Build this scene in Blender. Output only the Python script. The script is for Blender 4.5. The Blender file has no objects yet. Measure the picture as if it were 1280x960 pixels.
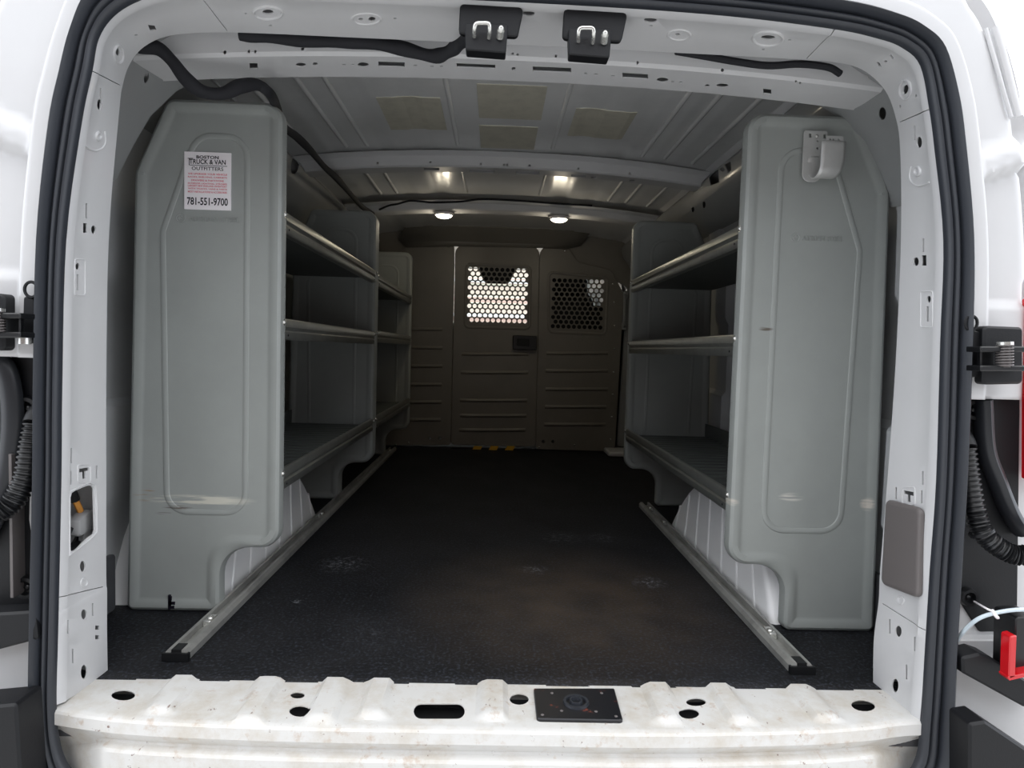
import bpy, bmesh, math, random
from mathutils import Vector, Matrix
from mathutils.bvhtree import BVHTree
random.seed(4)
PI = math.pi
scn = bpy.context.scene
col = scn.collection

# ------------------------------------------------------------------ camera
F = 800.0; CX, CY = 640.0, 480.0; CAM_H = 0.67; CAM_Y = -1.28
def _nrm(v):
    l = math.sqrt(sum(a*a for a in v)); return tuple(a/l for a in v)
def _cross(a, b): return (a[1]*b[2]-a[2]*b[1], a[2]*b[0]-a[0]*b[2], a[0]*b[1]-a[1]*b[0])
_yc = _nrm((620-CX, CY-437, F))
_r = math.radians(1.55)
_z0 = (math.sin(_r), math.cos(_r), 0)
_d = sum(a*b for a, b in zip(_z0, _yc)); _zc = _nrm(tuple(a-_d*b for a, b in zip(_z0, _yc)))
_xc = _cross(_zc, _yc)
if _xc[0] < 0: _xc = tuple(-a for a in _xc)
cam_right = Vector((_xc[0], _yc[0], _zc[0])); cam_up = Vector((_xc[1], _yc[1], _zc[1])); cam_fwd = Vector((_xc[2], _yc[2], _zc[2]))
CAM = Vector((0, CAM_Y, CAM_H))
cd = bpy.data.cameras.new('camera'); cd.sensor_width = 36; cd.lens = F*36/1280; cd.clip_start = 0.02; cd.clip_end = 200
cam = bpy.data.objects.new('camera', cd); col.objects.link(cam)
m = Matrix.Identity(4)
for i in range(3):
    m[i][0] = cam_right[i]; m[i][1] = cam_up[i]; m[i][2] = -cam_fwd[i]; m[i][3] = CAM[i]
cam.matrix_world = m
scn.camera = cam

def ray(px, py): return cam_right*((px-CX)/F) + cam_up*((CY-py)/F) + cam_fwd
def YP(px, py, y):
    d = ray(px, py); return CAM + d*((y-CAM.y)/d.y)
def ZP(px, py, z):
    d = ray(px, py); return CAM + d*((z-CAM.z)/d.z)
def XP(px, py, x):
    d = ray(px, py); return CAM + d*((x-CAM.x)/d.x)

# ------------------------------------------------------------------ world, exposure, lamps
w = bpy.data.worlds.new('overcast_sky'); scn.world = w; w.use_nodes = True
nt = w.node_tree; bg = nt.nodes['Background']
tc = nt.nodes.new('ShaderNodeTexCoord'); sp = nt.nodes.new('ShaderNodeSeparateXYZ'); cr = nt.nodes.new('ShaderNodeValToRGB')
nt.links.new(tc.outputs['Generated'], sp.inputs[0]); nt.links.new(sp.outputs['Z'], cr.inputs[0]); nt.links.new(cr.outputs[0], bg.inputs[0])
cr.color_ramp.elements[0].color = (0.84, 0.90, 1.0, 1); cr.color_ramp.elements[1].color = (1, 1, 1, 1)
bg.inputs[1].default_value = 1.35
scn.view_settings.view_transform = 'Standard'
scn.view_settings.look = 'None'
scn.view_settings.gamma = 1.0
scn.view_settings.use_curve_mapping = False
scn.view_settings.exposure = 0.94

# ------------------------------------------------------------------ materials
def lin(c):
    c /= 255.0
    return c/12.92 if c <= 0.04045 else ((c+0.055)/1.055)**2.4
def rgb(r, g, b): return (lin(r), lin(g), lin(b), 1)
def mat(name, c, rough=0.5, metal=0.0, var=0.0, scale=8.0, bump=0.0, bscale=200.0, coat=0.0, c2=None, thr=(0.45, 0.7), bdist=0.001, spec=0.5):
    mt = bpy.data.materials.new(name); mt.use_nodes = True
    n = mt.node_tree; b = n.nodes['Principled BSDF']
    b.inputs['Base Color'].default_value = c
    b.inputs['Roughness'].default_value = rough; b.inputs['Metallic'].default_value = metal
    b.inputs['Specular IOR Level'].default_value = spec
    if coat: b.inputs['Coat Weight'].default_value = coat; b.inputs['Coat Roughness'].default_value = 0.08
    tcn = n.nodes.new('ShaderNodeTexCoord')
    if c2 is None and var > 0: c2 = tuple([max(0, x*(1-var)) for x in c[:3]])+(1,)
    if c2 is not None:
        ns = n.nodes.new('ShaderNodeTexNoise'); ns.inputs['Scale'].default_value = scale; ns.inputs['Detail'].default_value = 6
        ns.inputs['Roughness'].default_value = 0.65
        r = n.nodes.new('ShaderNodeValToRGB'); r.color_ramp.elements[0].position = thr[0]; r.color_ramp.elements[1].position = thr[1]
        r.color_ramp.elements[0].color = c; r.color_ramp.elements[1].color = c2
        n.links.new(tcn.outputs['Object'], ns.inputs['Vector']); n.links.new(ns.outputs['Fac'], r.inputs[0]); n.links.new(r.outputs[0], b.inputs['Base Color'])
    if bump > 0:
        nb = n.nodes.new('ShaderNodeTexNoise'); nb.inputs['Scale'].default_value = bscale; nb.inputs['Detail'].default_value = 3
        bp = n.nodes.new('ShaderNodeBump'); bp.inputs['Strength'].default_value = bump; bp.inputs['Distance'].default_value = bdist
        n.links.new(tcn.outputs['Object'], nb.inputs['Vector']); n.links.new(nb.outputs['Fac'], bp.inputs['Height']); n.links.new(bp.outputs['Normal'], b.inputs['Normal'])
    return mt
M = {}
M['white'] = mat('white_body_paint', rgb(212, 212, 213), 0.35, var=0.05, scale=3, coat=0.25)
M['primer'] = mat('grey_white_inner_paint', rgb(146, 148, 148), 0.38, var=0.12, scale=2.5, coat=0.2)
M['roof'] = mat('roof_skin_paint', rgb(226, 227, 227), 0.28, var=0.12, scale=3, coat=0.3)
M['grey'] = mat('grey_powder_coat', rgb(158, 162, 159), 0.42, var=0.10, scale=5, bump=0.12, bscale=500, thr=(0.3, 0.7))
M['dgrey'] = mat('dark_grey_powder_coat', rgb(122, 118, 111), 0.38, var=0.12, scale=4, bump=0.15, bscale=400)
M['galv'] = mat('galvanised_steel', rgb(142, 144, 140), 0.32, metal=0.65, var=0.2, scale=14)
M['deck'] = mat('shelf_grey_shaded_copy', rgb(86, 90, 88), 0.5, var=0.1, scale=6)  # shelf grey darkened, puts the shade inside the units into the colour
M['arch'] = mat('arch_white_lit_copy', rgb(246, 246, 246), 0.4)  # body white lightened, puts the light on the arches into the colour
M['alu'] = mat('track_metal', rgb(178, 178, 174), 0.38, metal=0.45, var=0.35, scale=10)
M['zinc'] = mat('bright_zinc_plate', rgb(200, 200, 198), 0.35, metal=0.35, var=0.1, scale=20)
M['bolt'] = mat('zinc_bolt', rgb(225, 225, 220), 0.25, metal=0.8)
M['black'] = mat('black_plastic', rgb(21, 22, 25), 0.5, spec=0.35, bump=0.2, bscale=300)
M['blacks'] = mat('black_satin', rgb(19, 20, 22), 0.35)
M['rubber'] = mat('rubber_seal', rgb(47, 50, 56), 0.40, bump=0.1, bscale=400)
M['foam'] = mat('black_loom_tape', rgb(27, 28, 33), 0.8, bump=0.5, bscale=150)
M['wallp'] = mat('side_wall_paint', rgb(182, 184, 185), 0.4, var=0.12, scale=2.5)
M['tan'] = mat('adhesive_patch', rgb(200, 196, 180), 0.75, var=0.15, scale=20, bump=0.4, bscale=60)
M['cover'] = mat('grey_plastic_cover', rgb(104, 99, 98), 0.5, bump=0.25, bscale=700)
M['red'] = mat('red_lens', rgb(200, 20, 30), 0.2, coat=0.6)
M['sticker'] = mat('sticker_white', rgb(250, 245, 248), 0.4)
M['ink'] = mat('black_ink', rgb(18, 14, 28), 0.5)
M['redink'] = mat('red_ink', rgb(226, 110, 125), 0.5)
M['clear'] = mat('pale_cable_sheath', rgb(205, 218, 226), 0.25)
M['conn'] = mat('connector_plastic', rgb(160, 160, 160), 0.4)
M['orange'] = mat('orange_wire', rgb(205, 140, 60), 0.5)
M['yellow'] = mat('yellow_tape', rgb(222, 170, 40), 0.5)
M['seatf'] = mat('seat_fabric', rgb(45, 46, 50), 0.9)
M['cavity'] = mat('dark_cavity_coat', rgb(70, 70, 72), 0.8)
M['floorpan'] = mat('painted_floor_pan', rgb(205, 205, 205), 0.5)
M['carpet'] = mat('dark_side_liner', rgb(62, 63, 66), 0.85, bump=0.4, bscale=250)
M['concrete'] = mat('pale_parking_lot', rgb(205, 205, 203), 0.9, c2=rgb(172, 172, 172), scale=60, thr=(0.4, 0.6))

def sill_mat():
    mt = bpy.data.materials.new('worn_white_sill_paint'); mt.use_nodes = True
    n = mt.node_tree; b = n.nodes['Principled BSDF']; b.inputs['Roughness'].default_value = 0.4
    t = n.nodes.new('ShaderNodeTexCoord')
    def noise(sc, det, lo, hi, stretch=(1, 1, 1)):
        mp = n.nodes.new('ShaderNodeMapping'); mp.inputs['Scale'].default_value = stretch
        a = n.nodes.new('ShaderNodeTexNoise'); a.inputs['Scale'].default_value = sc; a.inputs['Detail'].default_value = det; a.inputs['Roughness'].default_value = 0.7
        r = n.nodes.new('ShaderNodeMapRange'); r.inputs[1].default_value = lo; r.inputs[2].default_value = hi
        n.links.new(t.outputs['Object'], mp.inputs[0]); n.links.new(mp.outputs[0], a.inputs['Vector']); n.links.new(a.outputs['Fac'], r.inputs[0]); return r.outputs[0]
    def mix(fac, c1, c2, mul=1.0):
        mx = n.nodes.new('ShaderNodeMix'); mx.data_type = 'RGBA'
        if mul != 1.0:
            ml = n.nodes.new('ShaderNodeMath'); ml.operation = 'MULTIPLY'; ml.inputs[1].default_value = mul; n.links.new(fac, ml.inputs[0]); fac = ml.outputs[0]
        n.links.new(fac, mx.inputs[0])
        if isinstance(c1, tuple): mx.inputs[6].default_value = c1
        else: n.links.new(c1, mx.inputs[6])
        mx.inputs[7].default_value = c2; return mx.outputs[2]
    c = mix(noise(9, 8, 0.45, 0.75), rgb(222, 221, 218), rgb(196, 186, 170))
    c = mix(noise(26, 8, 0.57, 0.70), c, rgb(180, 150, 120), 0.6)
    c = mix(noise(55, 4, 0.66, 0.70, (1, 0.5, 1)), c, rgb(110, 74, 56), 0.8)
    n.links.new(c, b.inputs['Base Color'])
    return mt
M['sill'] = sill_mat()

def mat_floor():
    mt = bpy.data.materials.new('black_rubber_mat'); mt.use_nodes = True
    n = mt.node_tree; b = n.nodes['Principled BSDF']
    t = n.nodes.new('ShaderNodeTexCoord')
    a = n.nodes.new('ShaderNodeTexNoise'); a.inputs['Scale'].default_value = 3.2; a.inputs['Detail'].default_value = 7; a.inputs['Roughness'].default_value = 0.6
    n.links.new(t.outputs['Object'], a.inputs['Vector'])
    r = n.nodes.new('ShaderNodeValToRGB')
    r.color_ramp.elements[0].position = 0.35; r.color_ramp.elements[0].color = rgb(17, 18, 20)
    r.color_ramp.elements[1].position = 0.75; r.color_ramp.elements[1].color = rgb(38, 38, 40)
    n.links.new(a.outputs['Fac'], r.inputs[0])
    # brown dirt patch around x .25 y .55
    sub = n.nodes.new('ShaderNodeVectorMath'); sub.operation = 'DISTANCE'; sub.inputs[1].default_value = (0.22, 0.42, 0)
    n.links.new(t.outputs['Object'], sub.inputs[0])
    mr = n.nodes.new('ShaderNodeMapRange'); mr.inputs[1].default_value = 0.12; mr.inputs[2].default_value = 0.5; mr.inputs[3].default_value = 1; mr.inputs[4].default_value = 0
    n.links.new(sub.outputs['Value'], mr.inputs[0])
    a2 = n.nodes.new('ShaderNodeTexNoise'); a2.inputs['Scale'].default_value = 9; a2.inputs['Detail'].default_value = 8
    n.links.new(t.outputs['Object'], a2.inputs['Vector'])
    ml = n.nodes.new('ShaderNodeMath'); ml.operation = 'MULTIPLY'; n.links.new(mr.outputs[0], ml.inputs[0]); n.links.new(a2.outputs['Fac'], ml.inputs[1])
    mx = n.nodes.new('ShaderNodeMix'); mx.data_type = 'RGBA'; n.links.new(ml.outputs[0], mx.inputs[0]); n.links.new(r.outputs[0], mx.inputs[6]); mx.inputs[7].default_value = rgb(86, 74, 62)
    # fine fibre speckle
    a3 = n.nodes.new('ShaderNodeTexNoise'); a3.inputs['Scale'].default_value = 140; a3.inputs['Detail'].default_value = 4
    n.links.new(t.outputs['Object'], a3.inputs['Vector'])
    mr3 = n.nodes.new('ShaderNodeMapRange'); mr3.inputs[1].default_value = 0.5; mr3.inputs[2].default_value = 0.75; mr3.inputs[4].default_value = 0.6
    n.links.new(a3.outputs['Fac'], mr3.inputs[0])
    mx2 = n.nodes.new('ShaderNodeMix'); mx2.data_type = 'RGBA'; n.links.new(mr3.outputs[0], mx2.inputs[0]); n.links.new(mx.outputs[2], mx2.inputs[6]); mx2.inputs[7].default_value = rgb(72, 77, 88)
    # rare scuffs of pale dust
    a4 = n.nodes.new('ShaderNodeTexNoise'); a4.inputs['Scale'].default_value = 26; a4.inputs['Detail'].default_value = 6; a4.inputs['Roughness'].default_value = 0.75
    n.links.new(t.outputs['Object'], a4.inputs['Vector'])
    mr4 = n.nodes.new('ShaderNodeMapRange'); mr4.inputs[1].default_value = 0.70; mr4.inputs[2].default_value = 0.80; mr4.inputs[4].default_value = 0.8
    n.links.new(a4.outputs['Fac'], mr4.inputs[0])
    mx3 = n.nodes.new('ShaderNodeMix'); mx3.data_type = 'RGBA'; n.links.new(mr4.outputs[0], mx3.inputs[0]); n.links.new(mx2.outputs[2], mx3.inputs[6]); mx3.inputs[7].default_value = rgb(150, 152, 156)
    prev = mx3.outputs[2]
    for (px, py, rad, st) in ((428, 705, .09, .9), (668, 712, .05, 1.0), (812, 728, .06, 1.0), (700, 672, .09, .5), (752, 672, .07, .5), (372, 752, .02, 1.2), (470, 790, .12, .12)):
        c_ = ZP(px, py, 0); dn = n.nodes.new('ShaderNodeVectorMath'); dn.operation = 'DISTANCE'; dn.inputs[1].default_value = (c_.x, c_.y, 0); n.links.new(t.outputs['Object'], dn.inputs[0])
        r1 = n.nodes.new('ShaderNodeMapRange'); r1.inputs[1].default_value = 0; r1.inputs[2].default_value = rad; r1.inputs[3].default_value = 1; r1.inputs[4].default_value = 0; n.links.new(dn.outputs['Value'], r1.inputs[0])
        an = n.nodes.new('ShaderNodeTexNoise'); an.inputs['Scale'].default_value = 55; an.inputs['Detail'].default_value = 6; an.inputs['Roughness'].default_value = .8; n.links.new(t.outputs['Object'], an.inputs['Vector'])
        r2 = n.nodes.new('ShaderNodeMapRange'); r2.inputs[1].default_value = .5; r2.inputs[2].default_value = .68; n.links.new(an.outputs['Fac'], r2.inputs[0])
        m1 = n.nodes.new('ShaderNodeMath'); m1.operation = 'MULTIPLY'; n.links.new(r1.outputs[0], m1.inputs[0]); n.links.new(r2.outputs[0], m1.inputs[1])
        m2 = n.nodes.new('ShaderNodeMath'); m2.operation = 'MULTIPLY'; m2.inputs[1].default_value = st; m2.use_clamp = True; n.links.new(m1.outputs[0], m2.inputs[0])
        mm_ = n.nodes.new('ShaderNodeMix'); mm_.data_type = 'RGBA'; n.links.new(m2.outputs[0], mm_.inputs[0]); n.links.new(prev, mm_.inputs[6]); mm_.inputs[7].default_value = rgb(165, 168, 175); prev = mm_.outputs[2]
    n.links.new(prev, b.inputs['Base Color'])
    b.inputs['Roughness'].default_value = 0.62
    b.inputs['Specular IOR Level'].default_value = 0.22
    bp = n.nodes.new('ShaderNodeBump'); bp.inputs['Strength'].default_value = 0.5; bp.inputs['Distance'].default_value = 0.002
    n.links.new(a3.outputs['Fac'], bp.inputs['Height']); n.links.new(bp.outputs['Normal'], b.inputs['Normal'])
    return mt
M['mat'] = mat_floor()

def siding_mat():
    mt = bpy.data.materials.new('clapboard_siding'); mt.use_nodes = True
    n = mt.node_tree; b = n.nodes['Principled BSDF']; b.inputs['Roughness'].default_value = 0.8
    t = n.nodes.new('ShaderNodeTexCoord'); wv = n.nodes.new('ShaderNodeTexWave'); wv.bands_direction = 'Z'; wv.inputs['Scale'].default_value = 0.9; wv.inputs['Distortion'].default_value = 0.0
    r = n.nodes.new('ShaderNodeValToRGB'); r.color_ramp.interpolation = 'CONSTANT'
    r.color_ramp.elements[0].color = rgb(236, 214, 200); r.color_ramp.elements[1].position = 0.55; r.color_ramp.elements[1].color = rgb(250, 244, 226)
    e = r.color_ramp.elements.new(0.8); e.color = rgb(232, 196, 184)
    n.links.new(t.outputs['Object'], wv.inputs['Vector']); n.links.new(wv.outputs['Fac'], r.inputs[0]); n.links.new(r.outputs[0], b.inputs['Base Color'])
    return mt
M['siding'] = siding_mat()
def glass_mat():
    mt = bpy.data.materials.new('windscreen_glass'); mt.use_nodes = True
    n = mt.node_tree; n.nodes.remove(n.nodes['Principled BSDF']); o = n.nodes['Material Output']
    a = n.nodes.new('ShaderNodeBsdfTransparent'); a.inputs[0].default_value = (0.9, 0.95, 0.93, 1)
    g = n.nodes.new('ShaderNodeBsdfGlossy'); g.inputs['Roughness'].default_value = 0.02
    mx = n.nodes.new('ShaderNodeMixShader'); mx.inputs[0].default_value = 0.06
    n.links.new(a.outputs[0], mx.inputs[1]); n.links.new(g.outputs[0], mx.inputs[2]); n.links.new(mx.outputs[0], o.inputs[0]); return mt
M['glass'] = glass_mat()
def emis(name, c, s):
    mt = bpy.data.materials.new(name); mt.use_nodes = True; b = mt.node_tree.nodes['Principled BSDF']
    b.inputs['Base Color'].default_value = c; b.inputs['Emission Color'].default_value = c; b.inputs['Emission Strength'].default_value = s; return mt
M['lamp'] = emis('lamp_lens_lit', (1, 0.9, 0.66, 1), 9)

# ------------------------------------------------------------------ mesh helpers
def link(name, bm, m, parent=None, smooth=True, angle=35):
    bmesh.ops.recalc_face_normals(bm, faces=bm.faces[:])
    me = bpy.data.meshes.new(name); bm.to_mesh(me); bm.free()
    return linkme(name, me, m, parent, smooth, angle)
def linkme(name, me, m, parent=None, smooth=True, angle=35):
    if m is not None: me.materials.clear(); me.materials.append(M[m] if isinstance(m, str) else m)
    o = bpy.data.objects.new(name, me); col.objects.link(o)
    if parent is not None:
        o.parent = parent; o.matrix_parent_inverse = parent_inv(parent)
    if smooth and len(me.polygons):
        for p in me.polygons: p.use_smooth = True
        try: me.set_sharp_from_angle(angle=math.radians(angle))
        except Exception: pass
    return o
def parent_inv(p):
    return Matrix.Translation(p.location).inverted() if p.type == 'EMPTY' else Matrix.Identity(4)
def thing(name, label, cat, loc=(0, 0, 0), group=None):
    o = bpy.data.objects.new(name, None); col.objects.link(o); o.location = loc; o.empty_display_size = 0.05
    o['label'] = label; o['category'] = cat
    if group: o['group'] = group
    return o
def tag(o, label, cat, group=None):
    o['label'] = label; o['category'] = cat
    if group: o['group'] = group
    return o
def struct(o): o['kind'] = 'structure'; return o

def box(bm, a, b):
    x0, y0, z0 = a; x1, y1, z1 = b
    v = [bm.verts.new(p) for p in ((x0,y0,z0),(x1,y0,z0),(x1,y1,z0),(x0,y1,z0),(x0,y0,z1),(x1,y0,z1),(x1,y1,z1),(x0,y1,z1))]
    for f in ((0,3,2,1),(4,5,6,7),(0,1,5,4),(1,2,6,5),(2,3,7,6),(3,0,4,7)): bm.faces.new([v[i] for i in f])
def loft(bm, rows, closed=False, cap=False):
    vs = [[bm.verts.new(p) for p in r] for r in rows]
    for a, b in zip(vs, vs[1:]):
        n = len(a); k = n if closed else n-1
        for i in range(k):
            j = (i+1) % n
            try: bm.faces.new((a[i], a[j], b[j], b[i]))
            except Exception: pass
    if cap:
        bm.faces.new(vs[0][::-1]); bm.faces.new(vs[-1])
    return vs
def catmull(pts, n=6, closed=False):
    P = [Vector(p) for p in pts]; out = []
    L = len(P); rng = range(L) if closed else range(L-1)
    for i in rng:
        p1 = P[i]; p2 = P[(i+1) % L]
        p0 = P[i-1] if (i > 0 or closed) else p1*2-p2
        p3 = P[(i+2) % L] if (i+2 < L or closed) else p2*2-p1
        for k in range(n):
            t = k/n
            out.append(0.5*((2*p1)+(p2-p0)*t+(2*p0-5*p1+4*p2-p3)*t*t+(3*p1-p0-3*p2+p3)*t*t*t))
    if not closed: out.append(P[-1])
    return out
def tube(bm, pts, r, n=10, sub=6, flat=1.0, smooth=True, cap=True):
    P = catmull(pts, sub) if smooth else [Vector(p) for p in pts]
    rows = []; prev = None
    for i, p in enumerate(P):
        t = (P[min(i+1, len(P)-1)]-P[max(i-1, 0)]).normalized()
        if prev is None:
            up = Vector((0, 0, 1)) if abs(t.z) < 0.9 else Vector((0, 1, 0)); a = t.cross(up).normalized()
        else: a = (prev - t*prev.dot(t)).normalized()
        prev = a; b = t.cross(a)
        rr = r(i/(len(P)-1)) if callable(r) else r
        rows.append([p + a*math.cos(2*PI*k/n)*rr*flat + b*math.sin(2*PI*k/n)*rr for k in range(n)])
    loft(bm, rows, closed=True, cap=cap)
def cyl(bm, c, axis, r, h, n=20, r2=None):
    c = Vector(c); ax = Vector(axis).normalized()
    up = Vector((0, 0, 1)) if abs(ax.z) < 0.9 else Vector((1, 0, 0)); a = ax.cross(up).normalized(); b = ax.cross(a)
    r2 = r if r2 is None else r2
    loft(bm, [[c + a*math.cos(2*PI*k/n)*r + b*math.sin(2*PI*k/n)*r for k in range(n)], [c + ax*h + a*math.cos(2*PI*k/n)*r2 + b*math.sin(2*PI*k/n)*r2 for k in range(n)]], closed=True, cap=True)
def dome(bm, c, axis, r, h, n=14):
    c = Vector(c); ax = Vector(axis).normalized()
    up = Vector((0, 0, 1)) if abs(ax.z) < 0.9 else Vector((1, 0, 0)); a = ax.cross(up).normalized(); b = ax.cross(a)
    rows = []
    for q in range(5):
        t = q/4*PI/2*0.92; rr = r*math.cos(t); hh = h*math.sin(t)
        rows.append([c + ax*hh + a*math.cos(2*PI*k/n)*rr + b*math.sin(2*PI*k/n)*rr for k in range(n)])
    loft(bm, rows, closed=True, cap=True)

def offset_poly(poly, d):
    # inward miter offset of a CCW polygon
    n = len(poly); out = []
    for i in range(n):
        p0 = Vector(poly[i-1]); p1 = Vector(poly[i]); p2 = Vector(poly[(i+1) % n])
        e1 = (p1-p0).normalized(); e2 = (p2-p1).normalized()
        n1 = Vector((-e1.y, e1.x)); n2 = Vector((-e2.y, e2.x))
        k = 1+n1.dot(n2); out.append(p1+(n1+n2)*(d/max(k, 0.15)))
    return out
def rounded(poly, radii, d=0.0, seg=7):
    n = len(poly)
    area = sum(poly[i][0]*poly[(i+1) % n][1]-poly[(i+1) % n][0]*poly[i][1] for i in range(n))
    if area < 0: poly = poly[::-1]; radii = radii[::-1]
    P = offset_poly(poly, d); out = []
    for i in range(n):
        p0, p1, p2 = P[i-1], P[i], P[(i+1) % n]
        e1 = (p0-p1).normalized(); e2 = (p2-p1).normalized()
        convex = ((p1.x-p0.x)*(p2.y-p1.y)-(p1.y-p0.y)*(p2.x-p1.x)) > 0
        r = max(0.0015, radii[i]-d if convex else radii[i]+d)
        ang = math.acos(max(-1, min(1, e1.dot(e2))))
        t = r/math.tan(ang/2)
        t = min(t, 0.49*(p0-p1).length, 0.49*(p2-p1).length)
        r = t*math.tan(ang/2)
        c = p1+(e1+e2).normalized()*(r/math.sin(ang/2))
        a = p1+e1*t-c; b = p1+e2*t-c
        a0 = math.atan2(a.y, a.x); a1 = math.atan2(b.y, b.x); dl = a1-a0
        while dl > PI: dl -= 2*PI
        while dl < -PI: dl += 2*PI
        for k in range(seg+1):
            q = a0+dl*k/seg; out.append(Vector((c.x+r*math.cos(q), c.y+r*math.sin(q))))
    return out
def rings(bm, poly, radii, steps, fn, cap0=True, cap1=True, seg=7):
    vs = []
    for d, h in steps:
        vs.append([bm.verts.new(fn(p.x, p.y, h)) for p in rounded(poly, radii, d, seg)])
    for a, b in zip(vs, vs[1:]):
        n = len(a)
        for i in range(n): bm.faces.new((a[i], a[(i+1) % n], b[(i+1) % n], b[i]))
    if cap0: bm.faces.new(vs[0][::-1])
    if cap1: bm.faces.new(vs[-1])
def XZ(y): return lambda x, z, h: Vector((x, y+h, z))          # a plate facing the rear doors, h grows forward
def pxpoly(pts, y): return [(YP(px, py, y).x, YP(px, py, y).z) for px, py in pts]
def slab(bm, pts, y, th, r=0.004, bev=0.002, seg=4):
    poly = pxpoly(pts, y); radii = [r]*len(poly) if not isinstance(r, list) else r
    rings(bm, poly, radii, [(0, th), (0, bev), (bev, 0)], XZ(y), seg=seg)
def bead(bm, pts, fn, wd=0.008, h=0.004, closed=False):
    # a raised rounded bead along a 2D path on a plane; fn(x, z, h)
    P = [Vector(p) for p in pts]; L = len(P); rows = []
    for i in range(L):
        a = P[i-1] if (i > 0 or closed) else P[i]; b = P[(i+1) % L] if (i < L-1 or closed) else P[i]
        t = (b-a).normalized(); nn = Vector((-t.y, t.x))
        rows.append([fn(*(P[i]+nn*wd*math.cos(q)), -h*math.sin(q)) for q in (0, PI*0.2, PI*0.4, PI*0.6, PI*0.8, PI)])
    if closed: rows.append(rows[0])
    loft(bm, rows)
    if not closed:
        pass
def bvh_of(o):
    dg = bpy.context.evaluated_depsgraph_get(); dg.update()
    me = o.evaluated_get(dg).to_mesh(); bm = bmesh.new(); bm.from_mesh(me); bm.transform(o.matrix_world)
    t = BVHTree.FromBMesh(bm); bm.free(); return t
def hit(t, px, py):
    d = ray(px, py).normalized(); loc, nn, i, dist = t.ray_cast(CAM, d)
    if loc is None: return None
    if nn.dot(d) > 0: nn = -nn
    return loc, nn
def onplane(px, py, c, nn):
    d = ray(px, py); return CAM + d*((c-CAM).dot(nn)/d.dot(nn))
def ell(cx, cy, w_, h_, rot=0, n=16):
    c, s = math.cos(math.radians(rot)), math.sin(math.radians(rot)); o = []
    for k in range(n):
        a = 2*PI*k/n; x = math.cos(a)*w_/2; y = math.sin(a)*h_/2; o.append((cx+x*c-y*s, cy+x*s+y*c))
    return o
def rc(x0, y0, x1, y1, sk=0): return [(x0, y0), (x1, y0+sk), (x1, y1+sk), (x0, y1)]
def slot(cx, cy, w_, h_, n=8):
    r = h_/2; o = []
    for k in range(n+1): a = -PI/2+PI*k/n; o.append((cx+w_/2-r+r*math.cos(a), cy+r*math.sin(a)))
    for k in range(n+1): a = PI/2+PI*k/n; o.append((cx-w_/2+r+r*math.cos(a), cy+r*math.sin(a)))
    return o
def rrect(x0, y0, x1, y1, r=3):
    o = []
    for cx, cy, a0 in ((x1-r, y0+r, -90), (x1-r, y1-r, 0), (x0+r, y1-r, 90), (x0+r, y0+r, 180)):
        for k in range(4): a = math.radians(a0+30*k); o.append((cx+r*math.cos(a), cy+r*math.sin(a)))
    return o
def surf_center(t, poly):
    cx = sum(p[0] for p in poly)/len(poly); cy = sum(p[1] for p in poly)/len(poly)
    return hit(t, cx, cy)
def cut(o, polys, depth=0.012, tree=None):
    """punch real holes through sheet metal"""
    t = tree or bvh_of(o)
    for poly in polys:
        h = surf_center(t, poly)
        if not h: print('cut miss', poly[0]); continue
        c, nn = h
        base = [onplane(px, py, c, nn) for px, py in poly]
        if max((b-c).length for b in base) > 0.6: print('cut far', poly[0]); continue
        bm = bmesh.new(); loft(bm, [[b+nn*depth for b in base], [b-nn*depth for b in base]], closed=True, cap=True)
        bmesh.ops.recalc_face_normals(bm, faces=bm.faces[:])
        me = bpy.data.meshes.new('cutter'); bm.to_mesh(me); bm.free(); cc = bpy.data.objects.new('cutter', me); col.objects.link(cc)
        md = o.modifiers.new('holes', 'BOOLEAN'); md.operation = 'DIFFERENCE'; md.solver = 'EXACT'; md.object = cc
        dg = bpy.context.evaluated_depsgraph_get(); dg.update()
        nm = bpy.data.meshes.new_from_object(o.evaluated_get(dg)); n0 = len(o.data.vertices)
        o.modifiers.clear()
        if len(nm.vertices) > n0*0.97: o.data = nm
        else: print('cut rejected', poly[0])
        bpy.data.objects.remove(cc); bpy.data.meshes.remove(me)
    for p in o.data.polygons: p.use_smooth = True
    o.data.set_sharp_from_angle(angle=math.radians(30))
def bake(o):
    dg = bpy.context.evaluated_depsgraph_get(); dg.update()
    me = bpy.data.meshes.new_from_object(o.evaluated_get(dg)); o.modifiers.clear(); o.data = me
    for p in me.polygons: p.use_smooth = True
    me.set_sharp_from_angle(angle=math.radians(30))
def rim(bm, t, poly, wd=0.004, h=0.002):
    """pressed ridge round a traced shape on sheet metal"""
    hh = surf_center(t, poly)
    if not hh: return
    c, nn = hh; base = [onplane(px, py, c, nn) for px, py in poly]; n = len(base)
    cen = sum(base, Vector())/n; rows = []
    for b in base:
        d = (b-cen).normalized()
        rows.append([b+d*wd*math.cos(q)+nn*h*math.sin(q) for q in (0, PI*.25, PI*.5, PI*.75, PI)])
    rows.append(rows[0]); loft(bm, rows)
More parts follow.
